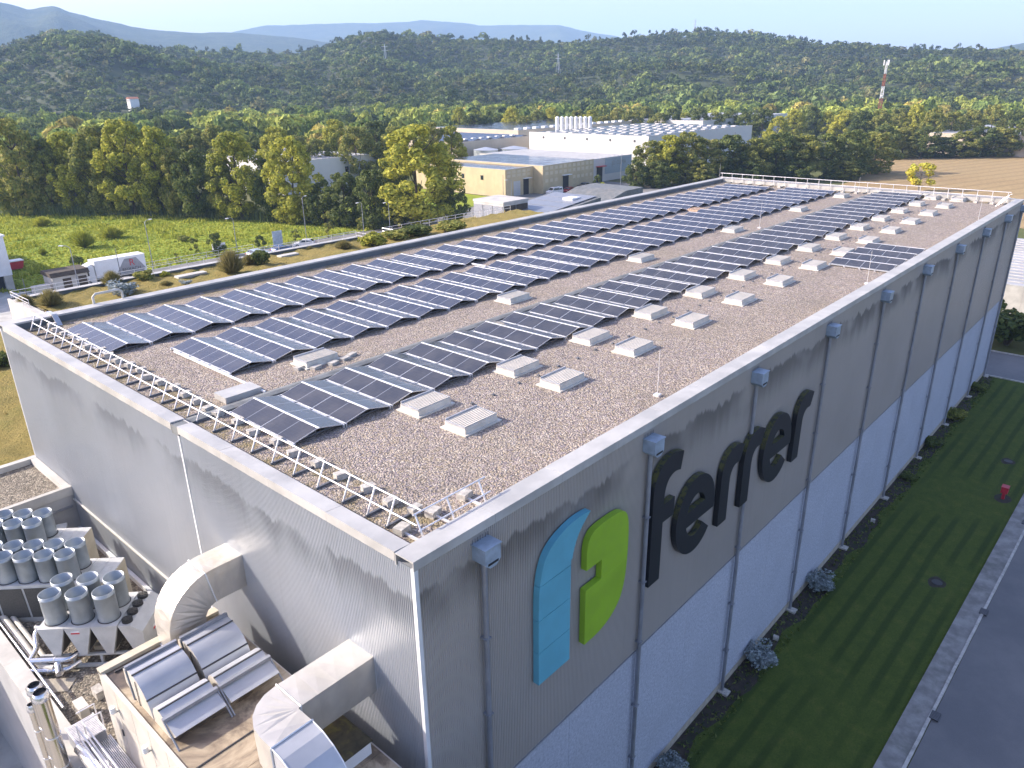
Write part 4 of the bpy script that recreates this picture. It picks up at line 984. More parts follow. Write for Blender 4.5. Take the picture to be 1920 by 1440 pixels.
# shrubs: crown only, with stems
def shrub_variant(key, seed, mat, n_, nl, size, flat=.9, spiky=False):
    g_ = random.Random(seed); cl = []
    for k in range(n_):
        a = g_.uniform(0, 6.283); q = .36*math.sqrt(g_.random()); cl.append((q*math.cos(a), q*math.sin(a), g_.uniform(.25, .74), g_.uniform(.16, .27)))
    if spiky:
        gg = np.random.default_rng(seed); N_ = nl; a = gg.uniform(0, 6.283, N_); el = gg.uniform(.35, 1.5, N_); ln = gg.uniform(.55, 1.0, N_)
        d = np.stack([np.cos(a)*np.cos(el)*.62, np.sin(a)*np.cos(el)*.62, np.sin(el)], 1)*ln[:, None]; p0 = d*gg.uniform(.1, .6, N_)[:, None]
        t = np.cross(d, gg.normal(size=(N_, 3))); t /= np.linalg.norm(t, axis=1)[:, None]
        V = np.stack([p0-t*size*.5, p0+t*size*.5, d], 1).reshape(-1, 3); V[:, 2] = np.maximum(V[:, 2], 0); me = np_mesh('foliage', V, 3, M[mat])
    else: me = leaf_mesh('foliage', seed, cl, nl, size, M[mat], zmin=.0, flat=flat)
    m_ = MB()
    for k in range(6):
        a = g_.uniform(0, 6.283); m_.path([(0, 0, -.05), (.12*math.cos(a), .12*math.sin(a), .25), (.28*math.cos(a), .28*math.sin(a), .5)], [.025, .018, .008], 5)
    TREES[key] = (me, m_.mesh('stem', M['bark']), 1, 1)
shrub_variant('broom', 51, 'leafbroom', 0, 2600, .03, spiky=True)
shrub_variant('bush', 52, 'leafdark', 16, 1500, .085); shrub_variant('bushb', 53, 'leafmid', 16, 1500, .085)
shrub_variant('silver', 54, 'leafsilver', 18, 1600, .06); shrub_variant('reed', 55, 'leafgrass', 0, 1800, .035, spiky=True)
shrub_variant('pale', 56, 'leafbright', 14, 1300, .085)
def shrub(key, x, y, h, w_, label, group=None, z=0, name='shrub'):
    fo, st, _, _ = TREES[key]; g_ = thing(name, (x, y, z), label, 'shrub', group); g_.scale = (w_, w_, h); g_.rotation_euler = (0, 0, random.uniform(0, 6.28))
    link('foliage', fo, g_); link('stem', st, g_); return g_

# bed shrubs along the long wall
shrub('silver', 13.2, -.75, 1.0, 1.3, 'silver-grey shrub at the wall foot nearest the camera'); shrub('silver', 22.3, -.75, 1.25, 1.7, 'silver-grey shrub at the wall foot, second from the camera')
shrub('silver', 30.7, -.7, 1.2, 1.7, 'silver-grey shrub at the wall foot, third from the camera'); shrub('bush', 55.9, -.6, .8, 1.6, 'low dark green shrub in the far part of the wall bed')
shrub('bushb', 63.1, -.6, 1.1, 2.0, 'green shrub in the far wall bed, second from the end'); shrub('bush', 72.2, -.6, .8, 1.8, 'last low shrub at the far end of the wall bed'); shrub('bush', 48.6, -.7, .5, 1.2, 'tiny dark shrub midway along the wall bed')
gg = np.random.default_rng(3)
N_ = 2600; xs = gg.uniform(3, 77, N_); ysx = -gg.uniform(.1, 1.35, N_); a = gg.uniform(0, 6.283, N_); hh = gg.uniform(.04, .16, N_)
B0 = np.stack([xs, ysx, np.full(N_, .012)], 1); tx = np.stack([np.cos(a), np.sin(a), 0*a], 1)*.09
V = np.stack([B0-tx, B0+tx, B0+np.stack([gg.normal(0, .06, N_), gg.normal(0, .06, N_), hh], 1)], 1).reshape(-1, 3)
o = link('ground_cover', np_mesh('ground_cover', V, 3, M['leafdark'])); tag(o, 'low weeds and leaf litter in the bed along the wall', 'ground cover', None, 'stuff')

# ================================================================== green terrace left of the warehouse
TZ_ = 10.0
ter = thing('green_terrace', (30, 50, 0), 'raised terrace with dry grass roof left of the warehouse', 'terrace')
pts = [(-14, W+.2), (82, W+.2), (82, 69.0), (10.3, 70.6), (10.3, 60.5), (-14, 60.5)]
m_ = MB(); m_.prism(pts[::-1], lambda u_, v_, t: (u_, v_, t), 0, TZ_-.02); m_.part('base', M['concrete'], ter)
# uneven turf
xs = np.linspace(-13.8, 81.8, 150); ysx = np.linspace(W+.3, 70.2, 64); gx, gy = np.meshgrid(xs, ysx)
gz = TZ_+.20+.09*np.sin(gx*1.3+gy*.7)+.07*np.sin(gx*3.1-gy*2.3)+.05*gg.random(gx.shape)
ok = ~((gx < 10.6) & (gy > 60.2)) & (gy < 70.4-.016*(gx-10)*1.4)
V = np.stack([gx, gy, gz], -1).reshape(-1, 3); nx_ = len(xs); F = []
for j in range(len(ysx)-1):
    for i in range(nx_-1):
        if ok[j, i] and ok[j, i+1] and ok[j+1, i] and ok[j+1, i+1]: F.append((j*nx_+i, j*nx_+i+1, (j+1)*nx_+i+1, (j+1)*nx_+i))
m_ = MB(); m_.add(V.tolist(), F); m_.part('turf', M['drygrass'], ter, True)
m_ = MB(); m_.prism([(69.6, TZ_-.4), (69.6, TZ_+.45), (70.2, TZ_+.45), (70.2, TZ_-.4)], lambda u_, v_, t: (t, u_-.0168*(t-10), v_), 10.3, 50.5); m_.part('edge_parapet', M['parapet'], ter)
m_ = MB(); m_.prism([(69.5, TZ_+.45), (69.5, TZ_+.5), (70.3, TZ_+.5), (70.3, TZ_+.45)], lambda u_, v_, t: (t, u_-.0168*(t-10), v_), 10.2, 50.5); m_.part('parapet_cap', M['coping'], ter)
MB().box(10.0, 10.6, 61.5, 70.3, TZ_-2, TZ_+.5).part('end_parapet', M['concretewhite'], ter)
MB().box(-8, -2.5, 40.0, 41.2, TZ_+.05, TZ_+.2).part('paving_slab', M['concretewhite'], ter)
MB().box(-2.4, -.2, 37.8, 39.0, TZ_+.05, TZ_+.2).part('paving_slab', M['concretewhite'], ter)
def fence_rail(pl, nm, label, step, h_, z, r_=.03):
    g_ = thing(nm, (*pl[0], z), label, 'railing')
    for a, b_ in zip(pl[:-1], pl[1:]):
        a_v, b_v = Vector((*a, z)), Vector((*b_, z)); k = max(1, int((b_v-a_v).length/step))
        for i in range(k+1):
            q = a_v+(b_v-a_v)*i/k; MB().tube(q, q+Vector((0, 0, h_)), r_, n=5).part('post', M['steel'], g_)
        for f_ in (.55, 1.0): MB().tube(a_v+Vector((0, 0, h_*f_)), b_v+Vector((0, 0, h_*f_)), r_, n=5).part('rail_tube', M['steel'], g_)
fence_rail([(10.4, 69.8), (50.4, 69.15)], 'terrace_railing', 'thin white railing along the far edge of the grassy terrace', 1.9, .75, TZ_+.5)
fence_rail([(10.3, 70.0), (10.3, 65.0)], 'terrace_railing', 'thin white railing on the end wall of the terrace', 1.3, .7, TZ_+.5)
fence_rail([(50.4, 69.1), (50.4, 66.5), (54.5, 66.5), (54.5, 68.8), (80.0, 68.4)], 'terrace_railing', 'white railing round the stair opening of the terrace', 1.6, .9, TZ_+.2)
SH = [('broom', 12.2, 65.6, 1.9, 2.6, 'feathery broom bush at the left end of the terrace, larger of the two'), ('broom', 10.9, 68.3, 1.2, 1.7, 'small olive broom bush in the far left terrace corner'),
 ('silver', 18.2, 64.3, 1.8, 2.8, 'round greyish bush on the terrace near the parapet'), ('broom', 19.2, 69.0, 1.9, 2.2, 'feathery broom bush by the terrace railing in front of the truck'),
 ('bushb', 22.3, 68.6, 1.4, 2.1, 'reddish green bush by the terrace railing below the lettering of the truck'), ('broom', 29.7, 64.0, 3.1, 3.2, 'largest feathery broom bush on the terrace'),
 ('broom', 33.2, 66.3, 1.6, 2.2, 'broom bush right of the largest one'), ('bush', 34.0, 65.3, 2.0, 2.0, 'dark green bush right of the broom bushes'), ('pale', 24.6, 68.9, .8, 1.1, 'small bright green bush by the bench-like slab'),
 ('bush', 27.4, 67.3, .55, .8, 'tiny dark bush in the middle of the terrace'), ('broom', 22.9, 65.0, .6, 1.6, 'low brownish tuft near the parapet, left one'), ('silver', 24.4, 63.8, .6, 1.4, 'low grey tuft near the parapet, right one'),
 ('broom', 42.4, 68.0, .7, 1.2, 'low tuft beside the stair railing'), ('broom', 45.7, 65.6, 1.3, 2.6, 'dry broom bush right of the stair opening'), ('pale', 48.8, 63.7, 2.3, 3.4, 'bright green rounded bush by the parapet, leftmost of three'),
 ('bushb', 53.7, 65.0, 1.6, 3.9, 'broad green bush by the parapet, middle of three'), ('bush', 57.3, 64.9, 1.7, 4.0, 'broad dark green bush by the parapet, right of three'), ('bushb', 62.5, 63.5, 1.7, 4.4, 'olive bush before the solar-roofed annex'),
 ('broom', .2, 46.5, 1.6, 1.8, 'dark bush just behind the left gable corner'), ('pale', -1.4, 36.2, .7, 1.3, 'small pale bush at the foot of the left gable corner'), ('bushb', -3.4, 36.9, .9, 1.5, 'reddish small bush beside the stepping slab'), ('bush', 3.5, 50.0, 1.4, 1.8, 'dark shrub on the near left part of the terrace')]
for k, x, y, h_, w_, lab in SH: shrub(k, x, y, h_, w_, lab, 'terrace shrubs', TZ_)
for x, y, a, lab in ((26.3, 66.4, 1.6, 'low pale concrete bench slab on the terrace, left one'), (38.6, 66.9, 1.2, 'low pale vent slab on the terrace near the stair opening')):
    g_ = thing('terrace_slab', (x, y, TZ_), lab, 'slab'); MB().box(x-a, x+a, y-.5, y+.5, TZ_+.25, TZ_+.45).part('top', M['concretewhite'], g_); MB().box(x-a+.15, x+a-.15, y-.4, y+.4, TZ_, TZ_+.249).part('base', M['concrete'], g_)
MB().box(12.6, 15.8, 55.6, 56.6, TZ_, TZ_+1.0).solid('vent_housing', M['parapet'], 'dark box housing on the terrace just behind the left parapet', 'housing')
N_ = 16000; xs = gg.uniform(-12, 80, N_); ysx = gg.uniform(33, 69.5, N_); kp = ~((xs < 10.8) & (ysx > 60)); xs, ysx = xs[kp], ysx[kp]; N_ = len(xs)
a = gg.uniform(0, 6.283, N_); hh = gg.uniform(.08, .28, N_)*(.6+.8*(np.sin(xs*.6)*np.sin(ysx*.8) > .1)); B0 = np.stack([xs, ysx, np.full(N_, TZ_)], 1); tx = np.stack([np.cos(a), np.sin(a), 0*a], 1)*.10
V = np.stack([B0-tx, B0+tx, B0+np.stack([gg.normal(0, .1, N_), gg.normal(0, .1, N_), hh], 1)], 1).reshape(-1, 3)
o = link('dry_grass', np_mesh('dry_grass', V, 3, leaf('dry_grass_blades', [(.15,(.15,.125,.04)),(.5,(.24,.19,.065)),(.85,(.33,.27,.12))], .2))); tag(o, 'dry yellowish grass covering the terrace', 'grass', None, 'stuff')

# ================================================================== street, meadow, field
sheet('street', [(28, 111), (64, 111), (98, 106.5), (146, 118), (146, 129), (104, 119), (90, 119), (64, 119.5), (28, 119.5)], .006, M['asphalt2'])
sheet('service_yard', [(-30, 72), (150, 70), (150, 117), (98, 106), (64, 110.9), (28, 110.9), (20, 132), (-30, 132)], .004, M['concrete'])
sheet('meadow', [(25.2, 119.8), (90, 119.3), (110, 121), (104, 125), (92, 135), (84, 158), (72, 186), (52, 214), (20, 226), (-80, 250), (-80, 160), (25.2, 160)], .014, M['meadow'])
sheet('grass_verge', [(106, 119.5), (145, 129.5), (145, 170), (96, 150), (100, 125)], .010, M['meadow'])
sheet('forecourt', [(146, 100), (192, 100), (192, 131), (146, 131)], .009, M['asphalt2'])
sheet('stubble_field', [(206, 66), (244, 68), (318, 88), (362, 42), (420, -60), (260, -90), (170, 5)], .012, M['field'])
kerbline((64, 119.6), (90, 119.1), 1.5, .2, 'kerb', 'street kerb along the meadow')
N_ = 30000; xs = gg.uniform(22, 100, N_); ysx = gg.uniform(120, 222, N_)
edge = np.interp(xs, [20, 52, 72, 84, 92, 104], [226, 214, 186, 158, 135, 122]); kp = (ysx < edge); xs, ysx = xs[kp], ysx[kp]; N_ = len(xs)
pn = np.sin(xs*.35+np.sin(ysx*.21)*2)*np.sin(ysx*.28+np.sin(xs*.17)*2); hh = gg.uniform(.15, .45, N_)*np.where(pn > .2, 2.0, .8)
a = gg.uniform(0, 6.283, N_); B0 = np.stack([xs, ysx, np.zeros(N_)], 1); tx = np.stack([np.cos(a), np.sin(a), 0*a], 1)*(.16+.2*gg.random(N_))[:, None]
V = np.stack([B0-tx, B0+tx, B0+np.stack([gg.normal(0, .15, N_), gg.normal(0, .15, N_), hh], 1)], 1).reshape(-1, 3)
o = link('meadow_grass', np_mesh('meadow_grass', V, 3, M['leafgrass'])); tag(o, 'bright green meadow grass and weeds', 'grass', None, 'stuff')
# reeds at the foot of the tree line
N_ = 9000; t = gg.random(N_); ex = np.interp(t, [0, .4, .65, .85, 1], [50, 72, 84, 93, 106]); ey = np.interp(ex, [50, 72, 84, 93, 106], [212, 183, 155, 132, 121])
xs = ex+gg.normal(0, 1.6, N_); ysx = ey+gg.normal(0, 1.6, N_); hh = gg.uniform(1.2, 3.2, N_); a = gg.uniform(0, 6.283, N_); B0 = np.stack([xs, ysx, 0*xs], 1); tx = np.stack([np.cos(a), np.sin(a), 0*a], 1)*.12
V = np.stack([B0-tx, B0+tx, B0+np.stack([gg.normal(0, .35, N_), gg.normal(0, .35, N_), hh], 1)], 1).reshape(-1, 3)
o = link('reeds', np_mesh('reeds', V, 3, leaf('reed_blades', [(.15,(.06,.08,.03)),(.5,(.11,.14,.05)),(.85,(.18,.20,.08))], .25))); tag(o, 'tall reeds along the edge of the meadow under the poplars', 'reeds', None, 'stuff')
for k, x, y, h_, w_, lab in (('reed', 48.4, 184.9, 2.4, 5.0, 'pale willow-like bush at the far left of the meadow'), ('reed', 44.5, 150.0, 3.8, 5.4, 'pale willow-like bush clump in the meadow middle, left one'), ('reed', 52.2, 156.0, 2.9, 6.0, 'pale willow-like bush clump in the meadow middle, right one'), ('reed', 36.5, 148.4, 1.5, 2.0, 'small pale bush near the shadow edge of the meadow'), ('bushb', 60, 140, 1.3, 2.4, 'low green bush in the right part of the meadow')):
    shrub(k, x, y, h_, w_, lab, 'meadow bushes')

# ================================================================== vehicles and street furniture
def place(o_, x, y, a): o_.location = (x, y, 0); o_.rotation_euler = (0, 0, R(a))
def wheels(g_, xs_, w_, r_):
    for x in xs_:
        for s_ in (-1, 1):
            t_ = MB().tube((x, s_*(w_/2-.2), r_), (x, s_*w_/2, r_), r_, n=14).part('wheel', M['tyre'], g_)
            MB().tube((x, s_*(w_/2), r_), (x, s_*(w_/2+.012), r_), r_*.6, n=10).part('rim', M['alu'], t_)
def car(x, y, a, color, label, van=False, group='parked cars'):
    g_ = bpy.data.objects.new('parked_van' if van else 'parked_car', None); col.objects.link(g_); ORG[g_.name] = (0, 0, 0); tag(g_, label, 'van' if van else 'car', group)
    mp = plain('car_paint', color, .25, .1, .03, 1)
    w_ = .9 if not van else .95
    if van: low = [(-2.4,.35),(2.35,.35),(2.45,.8),(2.2,1.05),(1.5,1.2),(-2.4,1.2)]; top = [(-2.38,1.2),(1.5,1.2),(.9,1.95),(-2.25,2.0)]
    else: low = [(-2.05,.32),(2.05,.32),(2.12,.6),(1.95,.82),(1.0,.95),(-1.95,1.0),(-2.12,.75)]; top = [(-1.9,1.0),(1.0,.95),(.35,1.42),(-1.2,1.46)]
    MB().prism(low, lambda u_, v_, t: (u_, t, v_), w_, -w_).part('body', mp, g_)
    m_ = MB(); n_ = len(top); k_ = .86
    m_.add([(u_, -w_, v_) if v_ < 1.25 else (u_, -w_*k_, v_) for u_, v_ in top]+[(u_, w_, v_) if v_ < 1.25 else (u_, w_*k_, v_) for u_, v_ in top], [(0,1,2,3),(7,6,5,4)]+[(i, i+n_, (i+1) % n_+n_, (i+1) % n_) for i in range(n_)])
    cab = m_.part('cabin', mp, g_)
    for s_ in (-1, 1):
        m_ = MB(); q = [(top[0][0]+.25, .06), (top[1][0]-.25, .06), (top[2][0]-.05, .9), (top[3][0]+.12, .9)]
        P_ = []
        for u_, f_ in q: zz = top[0][1]+(top[2][1]-top[0][1])*f_; P_.append((u_, s_*(w_-(w_*(1-k_))*f_+.006), zz))
        m_.add(P_, [(0,1,2,3)]); m_.part('side_window', M['carglass'], cab)
    for ia, ib, off, nm in ((1, 2, .012, 'windscreen'), (0, 3, -.012, 'rear_window')):
        (ua, va), (ub, vb) = top[ia], top[ib]; m_ = MB(); f0, f1 = .12, .88
        m_.add([(ua+(ub-ua)*f0+off, -w_*.9, va+(vb-va)*f0+.01), (ua+(ub-ua)*f0+off, w_*.9, va+(vb-va)*f0+.01), (ua+(ub-ua)*f1+off, w_*.8, va+(vb-va)*f1+.01), (ua+(ub-ua)*f1+off, -w_*.8, va+(vb-va)*f1+.01)], [(0,1,2,3)]); m_.part(nm, M['carglass'], cab)
    for s_ in (-1, 1):
        MB().box(2.02 if not van else 2.3, 2.14 if not van else 2.46, s_*.5, s_*.8, .6, .75).part('headlight', M['whitesticker'], g_); MB().box(-2.13 if not van else -2.41, -2.0, s_*.6, s_*.85, .7, .9).part('tail_light', M['redsticker'], g_)
    wheels(g_, (-1.3, 1.3) if not van else (-1.5, 1.5), 1.82, .33); place(g_, x, y, a); return g_
car(72.2, 115.3, 140, (.75,.75,.76), 'white hatchback parked on the street beside the stair railing')
car(101.6, 115.5, 150, (.75,.75,.75), 'white van parked under the biggest poplar', True); car(96.5, 113.0, 15, (.10,.10,.11), 'dark grey car beside the white van')
car(66.4, 113.9, 0, (.07,.13,.28), 'blue car half hidden behind the terrace railing, right one'); car(61.5, 114.2, 0, (.5,.6,.7), 'pale blue car half hidden behind the terrace railing, left one')
car(158.8, 122.4, 170, (.75,.75,.76), 'white van parked before the yellow building', True); car(164.6, 122.0, 190, (.35,.03,.03), 'red car parked before the yellow building'); car(170.5, 122.2, 185, (.03,.035,.045), 'dark car parked right of the red car'); car(175.5, 124.5, 185, (.2,.22,.26), 'grey car at the right end of the parked cars before the yellow building')
tr = bpy.data.objects.new('truck', None); col.objects.link(tr); ORG[tr.name] = (0, 0, 0); tag(tr, 'white box truck with grey swoosh and red R lettering on the street', 'truck')
MB().box(-3.6, 4.3, -1.25, 1.25, 1.15, 3.8).part('cargo_box', M['white'], tr)
MB().box(-3.65, 4.35, -1.28, 1.28, 3.8, 3.86).part('box_roof', M['white'], tr)
m_ = MB(); m_.add([(-.2, -1.258, 1.2), (3.9, -1.258, 1.2), (2.4, -1.258, 3.5), (1.6, -1.258, 3.5)], [(0,1,2,3)]); m_.add([(1.0, -1.256, 3.5), (2.9, -1.256, 3.5), (4.25, -1.256, 1.5), (3.6, -1.256, 1.2), (-.6, -1.256, 1.2)], [(0,1,2,3,4)]); m_.part('grey_swoosh', M['pipe'], tr)
MB().prism([(-5.9,.6),(-3.75,.6),(-3.75,3.0),(-5.3,3.0),(-5.75,2.2),(-5.95,1.4)], lambda u_, v_, t: (u_, t, v_), 1.2, -1.2).part('cab', M['white'], tr)
MB().prism([(-5.2,3.0),(-3.85,3.0),(-3.85,3.5)], lambda u_, v_, t: (u_, t, v_), 1.0, -1.0).part('wind_deflector', M['white'], tr)
for s_ in (-1, 1): m_ = MB(); m_.add([(-5.6, s_*1.208, 1.75), (-4.6, s_*1.208, 1.75), (-4.6, s_*1.208, 2.6), (-5.35, s_*1.208, 2.6)], [(0,1,2,3)]); m_.part('side_window', M['carglass'], tr)
m_ = MB(); m_.add([(-5.82, -1.05, 1.85), (-5.82, 1.05, 1.85), (-5.42, .95, 2.8), (-5.42, -.95, 2.8)], [(0,1,2,3)]); m_.part('windscreen', M['carglass'], tr)
MB().box(-5.7, 4.2, -1.0, 1.0, .6, 1.149).part('chassis', M['seam'], tr); wheels(tr, (-4.9, 2.4), 2.4, .48)
def text(s_, size, loc, rot, mat, parent, ext=.01, align='CENTER', name='lettering'):
    c_ = bpy.data.curves.new(name, 'FONT'); c_.body = s_; c_.size = size; c_.extrude = ext; c_.align_x = align; c_.align_y = 'CENTER'; c_.materials.append(mat)
    tmp = bpy.data.objects.new(name, c_); col.objects.link(tmp); dg = bpy.context.evaluated_depsgraph_get(); me_ = bpy.data.meshes.new_from_object(tmp.evaluated_get(dg)); bpy.data.objects.remove(tmp)
    o_ = bpy.data.objects.new(name, me_); col.objects.link(o_); o_.parent = parent; o_.location = loc; o_.rotation_euler = rot; return o_
text('R', 1.5, (2.1, -1.275, 2.75), (R(90), 0, 0), M['redsticker'], tr); text('REIXACH', .72, (1.9, -1.275, 1.75), (R(90), 0, 0), M['seam'], tr)
place(tr, 37.2, 116.2, 0)
hut = thing('transformer_hut', (29, 116, 0), 'small beige substation hut with brown roof and two brown doors', 'hut')
MB().box(26.6, 31.6, 112.8, 116.6, 0, 2.9).part('wall', M['concretewhite'], hut); MB().prism([(112.5,2.9),(117,2.9),(116.6,3.5),(113.0,3.5)], lambda u_, v_, t: (t, u_, v_), 26.4, 31.9).part('roof', M['bark'], hut)
for x in (28.0, 30.2): MB().box(x, x+1.2, 112.76, 112.79, .1, 2.5).part('door', M['bark'], hut)
MB().box(23.9, 26.2, 113, 114, 0, 2.0).solid('meter_cabinet', M['concretewhite'], 'low pale meter cabinet left of the substation hut', 'cabinet')
def lamp(x, y, h_, a, label):
    g_ = thing('street_lamp', (x, y, 0), label, 'street lamp', 'street lamps'); d = Vector((math.cos(R(a)), math.sin(R(a)), 0))
    top = Vector((x, y, h_)); MB().path([(x, y, 0), (x, y, h_-1), top, top+d*.5+Vector((0, 0, .25)), top+d*1.3+Vector((0, 0, .25))], [.08, .055, .045, .04, .04], 7).part('pole', M['pipe'], g_, True)
    e_ = top+d*1.5+Vector((0, 0, .25)); MB().obox(e_, d*.35, Vector((-d.y, d.x, 0))*.12, (0, 0, .06)).part('lamp_head', M['white'], g_)
for q in ((44.6, 119.9, 8.0, 30, 'street lamp standing behind the white truck'), (29.8, 112.2, 7.0, 120, 'curved street lamp beside the substation hut'), (60.6, 120.0, 6.5, 200, 'low street lamp by the small white sign'), (75.7, 119.8, 8.5, 30, 'tall street lamp behind the white hatchback'), (119, 124, 9.5, 30, 'tall street lamp right of the biggest poplar'), (83.0, 110.5, 7.5, 200, 'street lamp left of the biggest poplar'), (88.5, 109.0, 7.0, 200, 'street lamp just left of the dark grey car'), (176, 112, 11, 20, 'tall street lamp before the lettered white building'), (137.5, 119.5, 6, 160, 'curved lamp at the yellow building corner')): lamp(*q)
for x, y, h_, lab in ((36.3, 112.5, 5.8, 'dark bare pole in front of the truck'), (23.0, 113.5, 3.4, 'short pale pole beside the meter cabinet'), (136, 121, 7.5, 'dark pole left of the yellow building')): MB().tube((x, y, 0), (x, y, h_), .07, .05, 6).solid('pole', M['darkbar'], lab, 'pole')
sg_ = thing('notice_board', (57.6, 121, 0), 'small blank white notice board at the meadow edge', 'sign')
MB().box(56.3, 58.9, 120.95, 121.05, 1.2, 2.3).part('board', M['white'], sg_)
for x in (56.6, 58.6): MB().tube((x, 121.08, 0), (x, 121.08, 1.4), .05, n=5).part('post', M['steel'], sg_)
sg2 = thing('notice_board', (69.2, 119.9, 0), 'upright grey board beside the white hatchback', 'sign'); MB().box(68.2, 70.3, 119.85, 119.95, .4, 3.0).part('board', M['hopper'], sg2)
for x in (68.4, 70.1): MB().tube((x, 120.0, 0), (x, 120.0, 1), .05, n=5).part('post', M['steel'], sg2)
fence_rail([(38, 120.3), (64, 120.1)], 'wire_fence', 'low wire fence between the street and the meadow', 2.2, 1.2, 0, .03)
lbld = thing('grey_building', (12, 135, 0), 'pale grey building at the left picture edge beside the meadow', 'building')
MB().box(-10, 24.2, 122.5, 165, 2.4, 8.35).part('wall', M['flash'], lbld); MB().box(-10, 23.4, 123.2, 165, 0, 2.39).part('recess', M['dark'], lbld); MB().box(23.0, 24.1, 122.6, 123.6, 0, 2.39).part('pillar', M['concretewhite'], lbld); MB().box(20.2, 21.4, 122.44, 122.499, 5.6, 7.0).part('window', M['bark'], lbld)
MB().box(-10.2, 24.4, 122.3, 165.2, 8.35, 8.6).part('roof_edge', M['flash'], lbld)
bn = thing('waste_container', (29.3, 139, 0), 'red waste container with a white lid beside the grey building', 'container'); m_ = MB(); m_.prism([(28.2,.2),(30.0,.2),(30.3,1.5),(27.9,1.5)], lambda u_, v_, t: (u_, t, v_), 138, 139.8); m_.part('body', M['red'], bn); MB().box(27.85, 30.35, 137.95, 139.85, 1.5, 1.65).part('lid', M['white'], bn)

# ================================================================== industrial buildings
def panels(parent, face, a0, a1, fixed, z0, z1, step, mat, gap=.03, name='wall_panel'):
    k = max(1, round((a1-a0)/step)); st = (a1-a0)/k
    for i in range(k):
        p0, p1 = a0+i*st+gap/2, a0+(i+1)*st-gap/2
        if face == 'y': MB().box(p0, p1, fixed-.06, fixed, z0, z1).part(name, mat, parent)
        else: MB().box(fixed-.06, fixed, p0, p1, z0, z1).part(name, mat, parent)
M['yellow'] = plain('yellow_panel', (.52,.43,.265), .8, 0, .12, .35)
M['yellowpale'] = plain('pale_yellow_panel', (.60,.52,.36), .8, 0, .10, .5)
M['beigewall'] = plain('beige_wall', (.55,.47,.36), .8, 0, .1, .1)
M['whitewall'] = plain('white_wall', (.62,.605,.575), .75, 0, .06, .08, dirt=(.62,.60,.56))
M['greyroof'] = plain('grey_sheet_roof', (.42,.42,.43), .5, .2, .2, .15)
M['solarfar'] = plain('far_solar_sheet', (.022,.026,.045), .18, 0, .3, .3, spec=.7)
def simple_block(name, x0, x1, y0, y1, h_, wall, roof, label, stepx=4., stepy=4., par=.4):
    g_ = thing(name, ((x0+x1)/2, (y0+y1)/2, 0), label, 'building')
    MB().box(x0, x1, y0, y1, 0, h_-.3).part('core', M[wall], g_)
    panels(g_, 'y', x0, x1, y0-.001, .02, h_, stepx, M[wall]); panels(g_, 'x', y0, y1, x0-.001, .02, h_, stepy, M[wall])
    MB().box(x0+.3, x1-.3, y0+.3, y1-.3, h_-.3, h_-.1).part('roof', M[roof], g_)
    MB().box(x0-.08, x1+.08, y0-.08, y0+.3, h_, h_+.12).part('coping', M['coping'], g_); MB().box(x0-.08, x0+.3, y0+.31, y1, h_, h_+.12).part('coping', M['coping'], g_)
    return g_
yb_ = simple_block('yellow_warehouse', 146, 157.5, 129.2, 166, 7.3, 'yellow', 'solarfar', 'yellow panelled warehouse wing with dark solar roof and two small windows')
for y in (138, 145.5): MB().box(145.88, 145.935, y-.5, y+.5, 4.2, 5.4).part('window', M['carglass'], yb_); 
MB().box(149.2, 152.0, 129.10, 129.135, 0, 4.0).part('shutter', M['alu'], yb_); MB().box(153.3, 155.6, 129.09, 129.13, 0, 4.3).part('open_door', M['dark'], yb_); MB().box(153.0, 156.0, 128.2, 129.1, 4.4, 4.55).part('door_canopy', M['white'], yb_)
yb2 = simple_block('yellow_warehouse', 157.6, 181.5, 125.6, 166, 7.6, 'yellow', 'solarfar', 'yellow panelled warehouse with an open door behind the parked cars')
MB().box(166.5, 169.2, 125.48, 125.52, 0, 4.2).part('open_door', M['dark'], yb2); MB().box(166.0, 169.8, 124.6, 125.5, 4.3, 4.45).part('door_canopy', M['white'], yb2)
for i in range(11):
    for z in (3.0, 5.0, 6.4):
        if not (163 < 158.6+i*2.1 < 170 and z < 4.6): MB().box(158.6+i*2.1, 159.9+i*2.1, 125.50, 125.537, z, z+.9).part('pale_panel', M['yellowpale'], yb2)
for i in range(5):
    for z in (5.2, 6.2): MB().box(146.6+i*2.1, 147.9+i*2.1, 129.10, 129.137, z, z+.7).part('pale_panel', M['yellowpale'], yb_)
cl = simple_block('white_warehouse', 183.5, 207, 128.8, 175, 7.0, 'whitewall', 'greyroof', 'white warehouse with grey roof and faded lettering right of the yellow one')
MB().box(187.6, 190.6, 128.66, 128.735, 0, 4.6).part('open_door', M['dark'], cl); MB().box(187.0, 191.2, 127.4, 128.7, 4.7, 4.9).part('door_canopy', M['red'], cl); MB().box(192.0, 206.9, 128.67, 128.737, 2.2, 6.9).part('grey_panel', M['hopper'], cl)
text('JD CLIMA', 1.9, (199.6-ORG[cl.name][0], 128.64-ORG[cl.name][1], 5.2), (R(90), 0, 0), M['pipe'], cl)
for i in range(9): MB().box(186+i*2.3, 186.35+i*2.3, 131, 173, 6.901, 6.96).part('roof_rib', M['coping'], cl)
wbg = simple_block('white_plant', 218, 296, 129.5, 182, 12.0, 'whitewall', 'solarfar', 'large white factory hall with solar rows and white rooflights on top', 9., 10.)
for i in range(9):
    for j in range(9): MB().box(222+i*8.2+(j % 2)*3, 224.8+i*8.2+(j % 2)*3, 133+j*5.3, 134.8+j*5.3, 11.9, 12.12).part('rooflight', M['whitewall'], wbg)
for y in (135, 145, 155, 165, 175): MB().box(217.8, 217.935, y-.3, y+.3, 10.0, 10.7).part('vent', M['seam'], wbg)
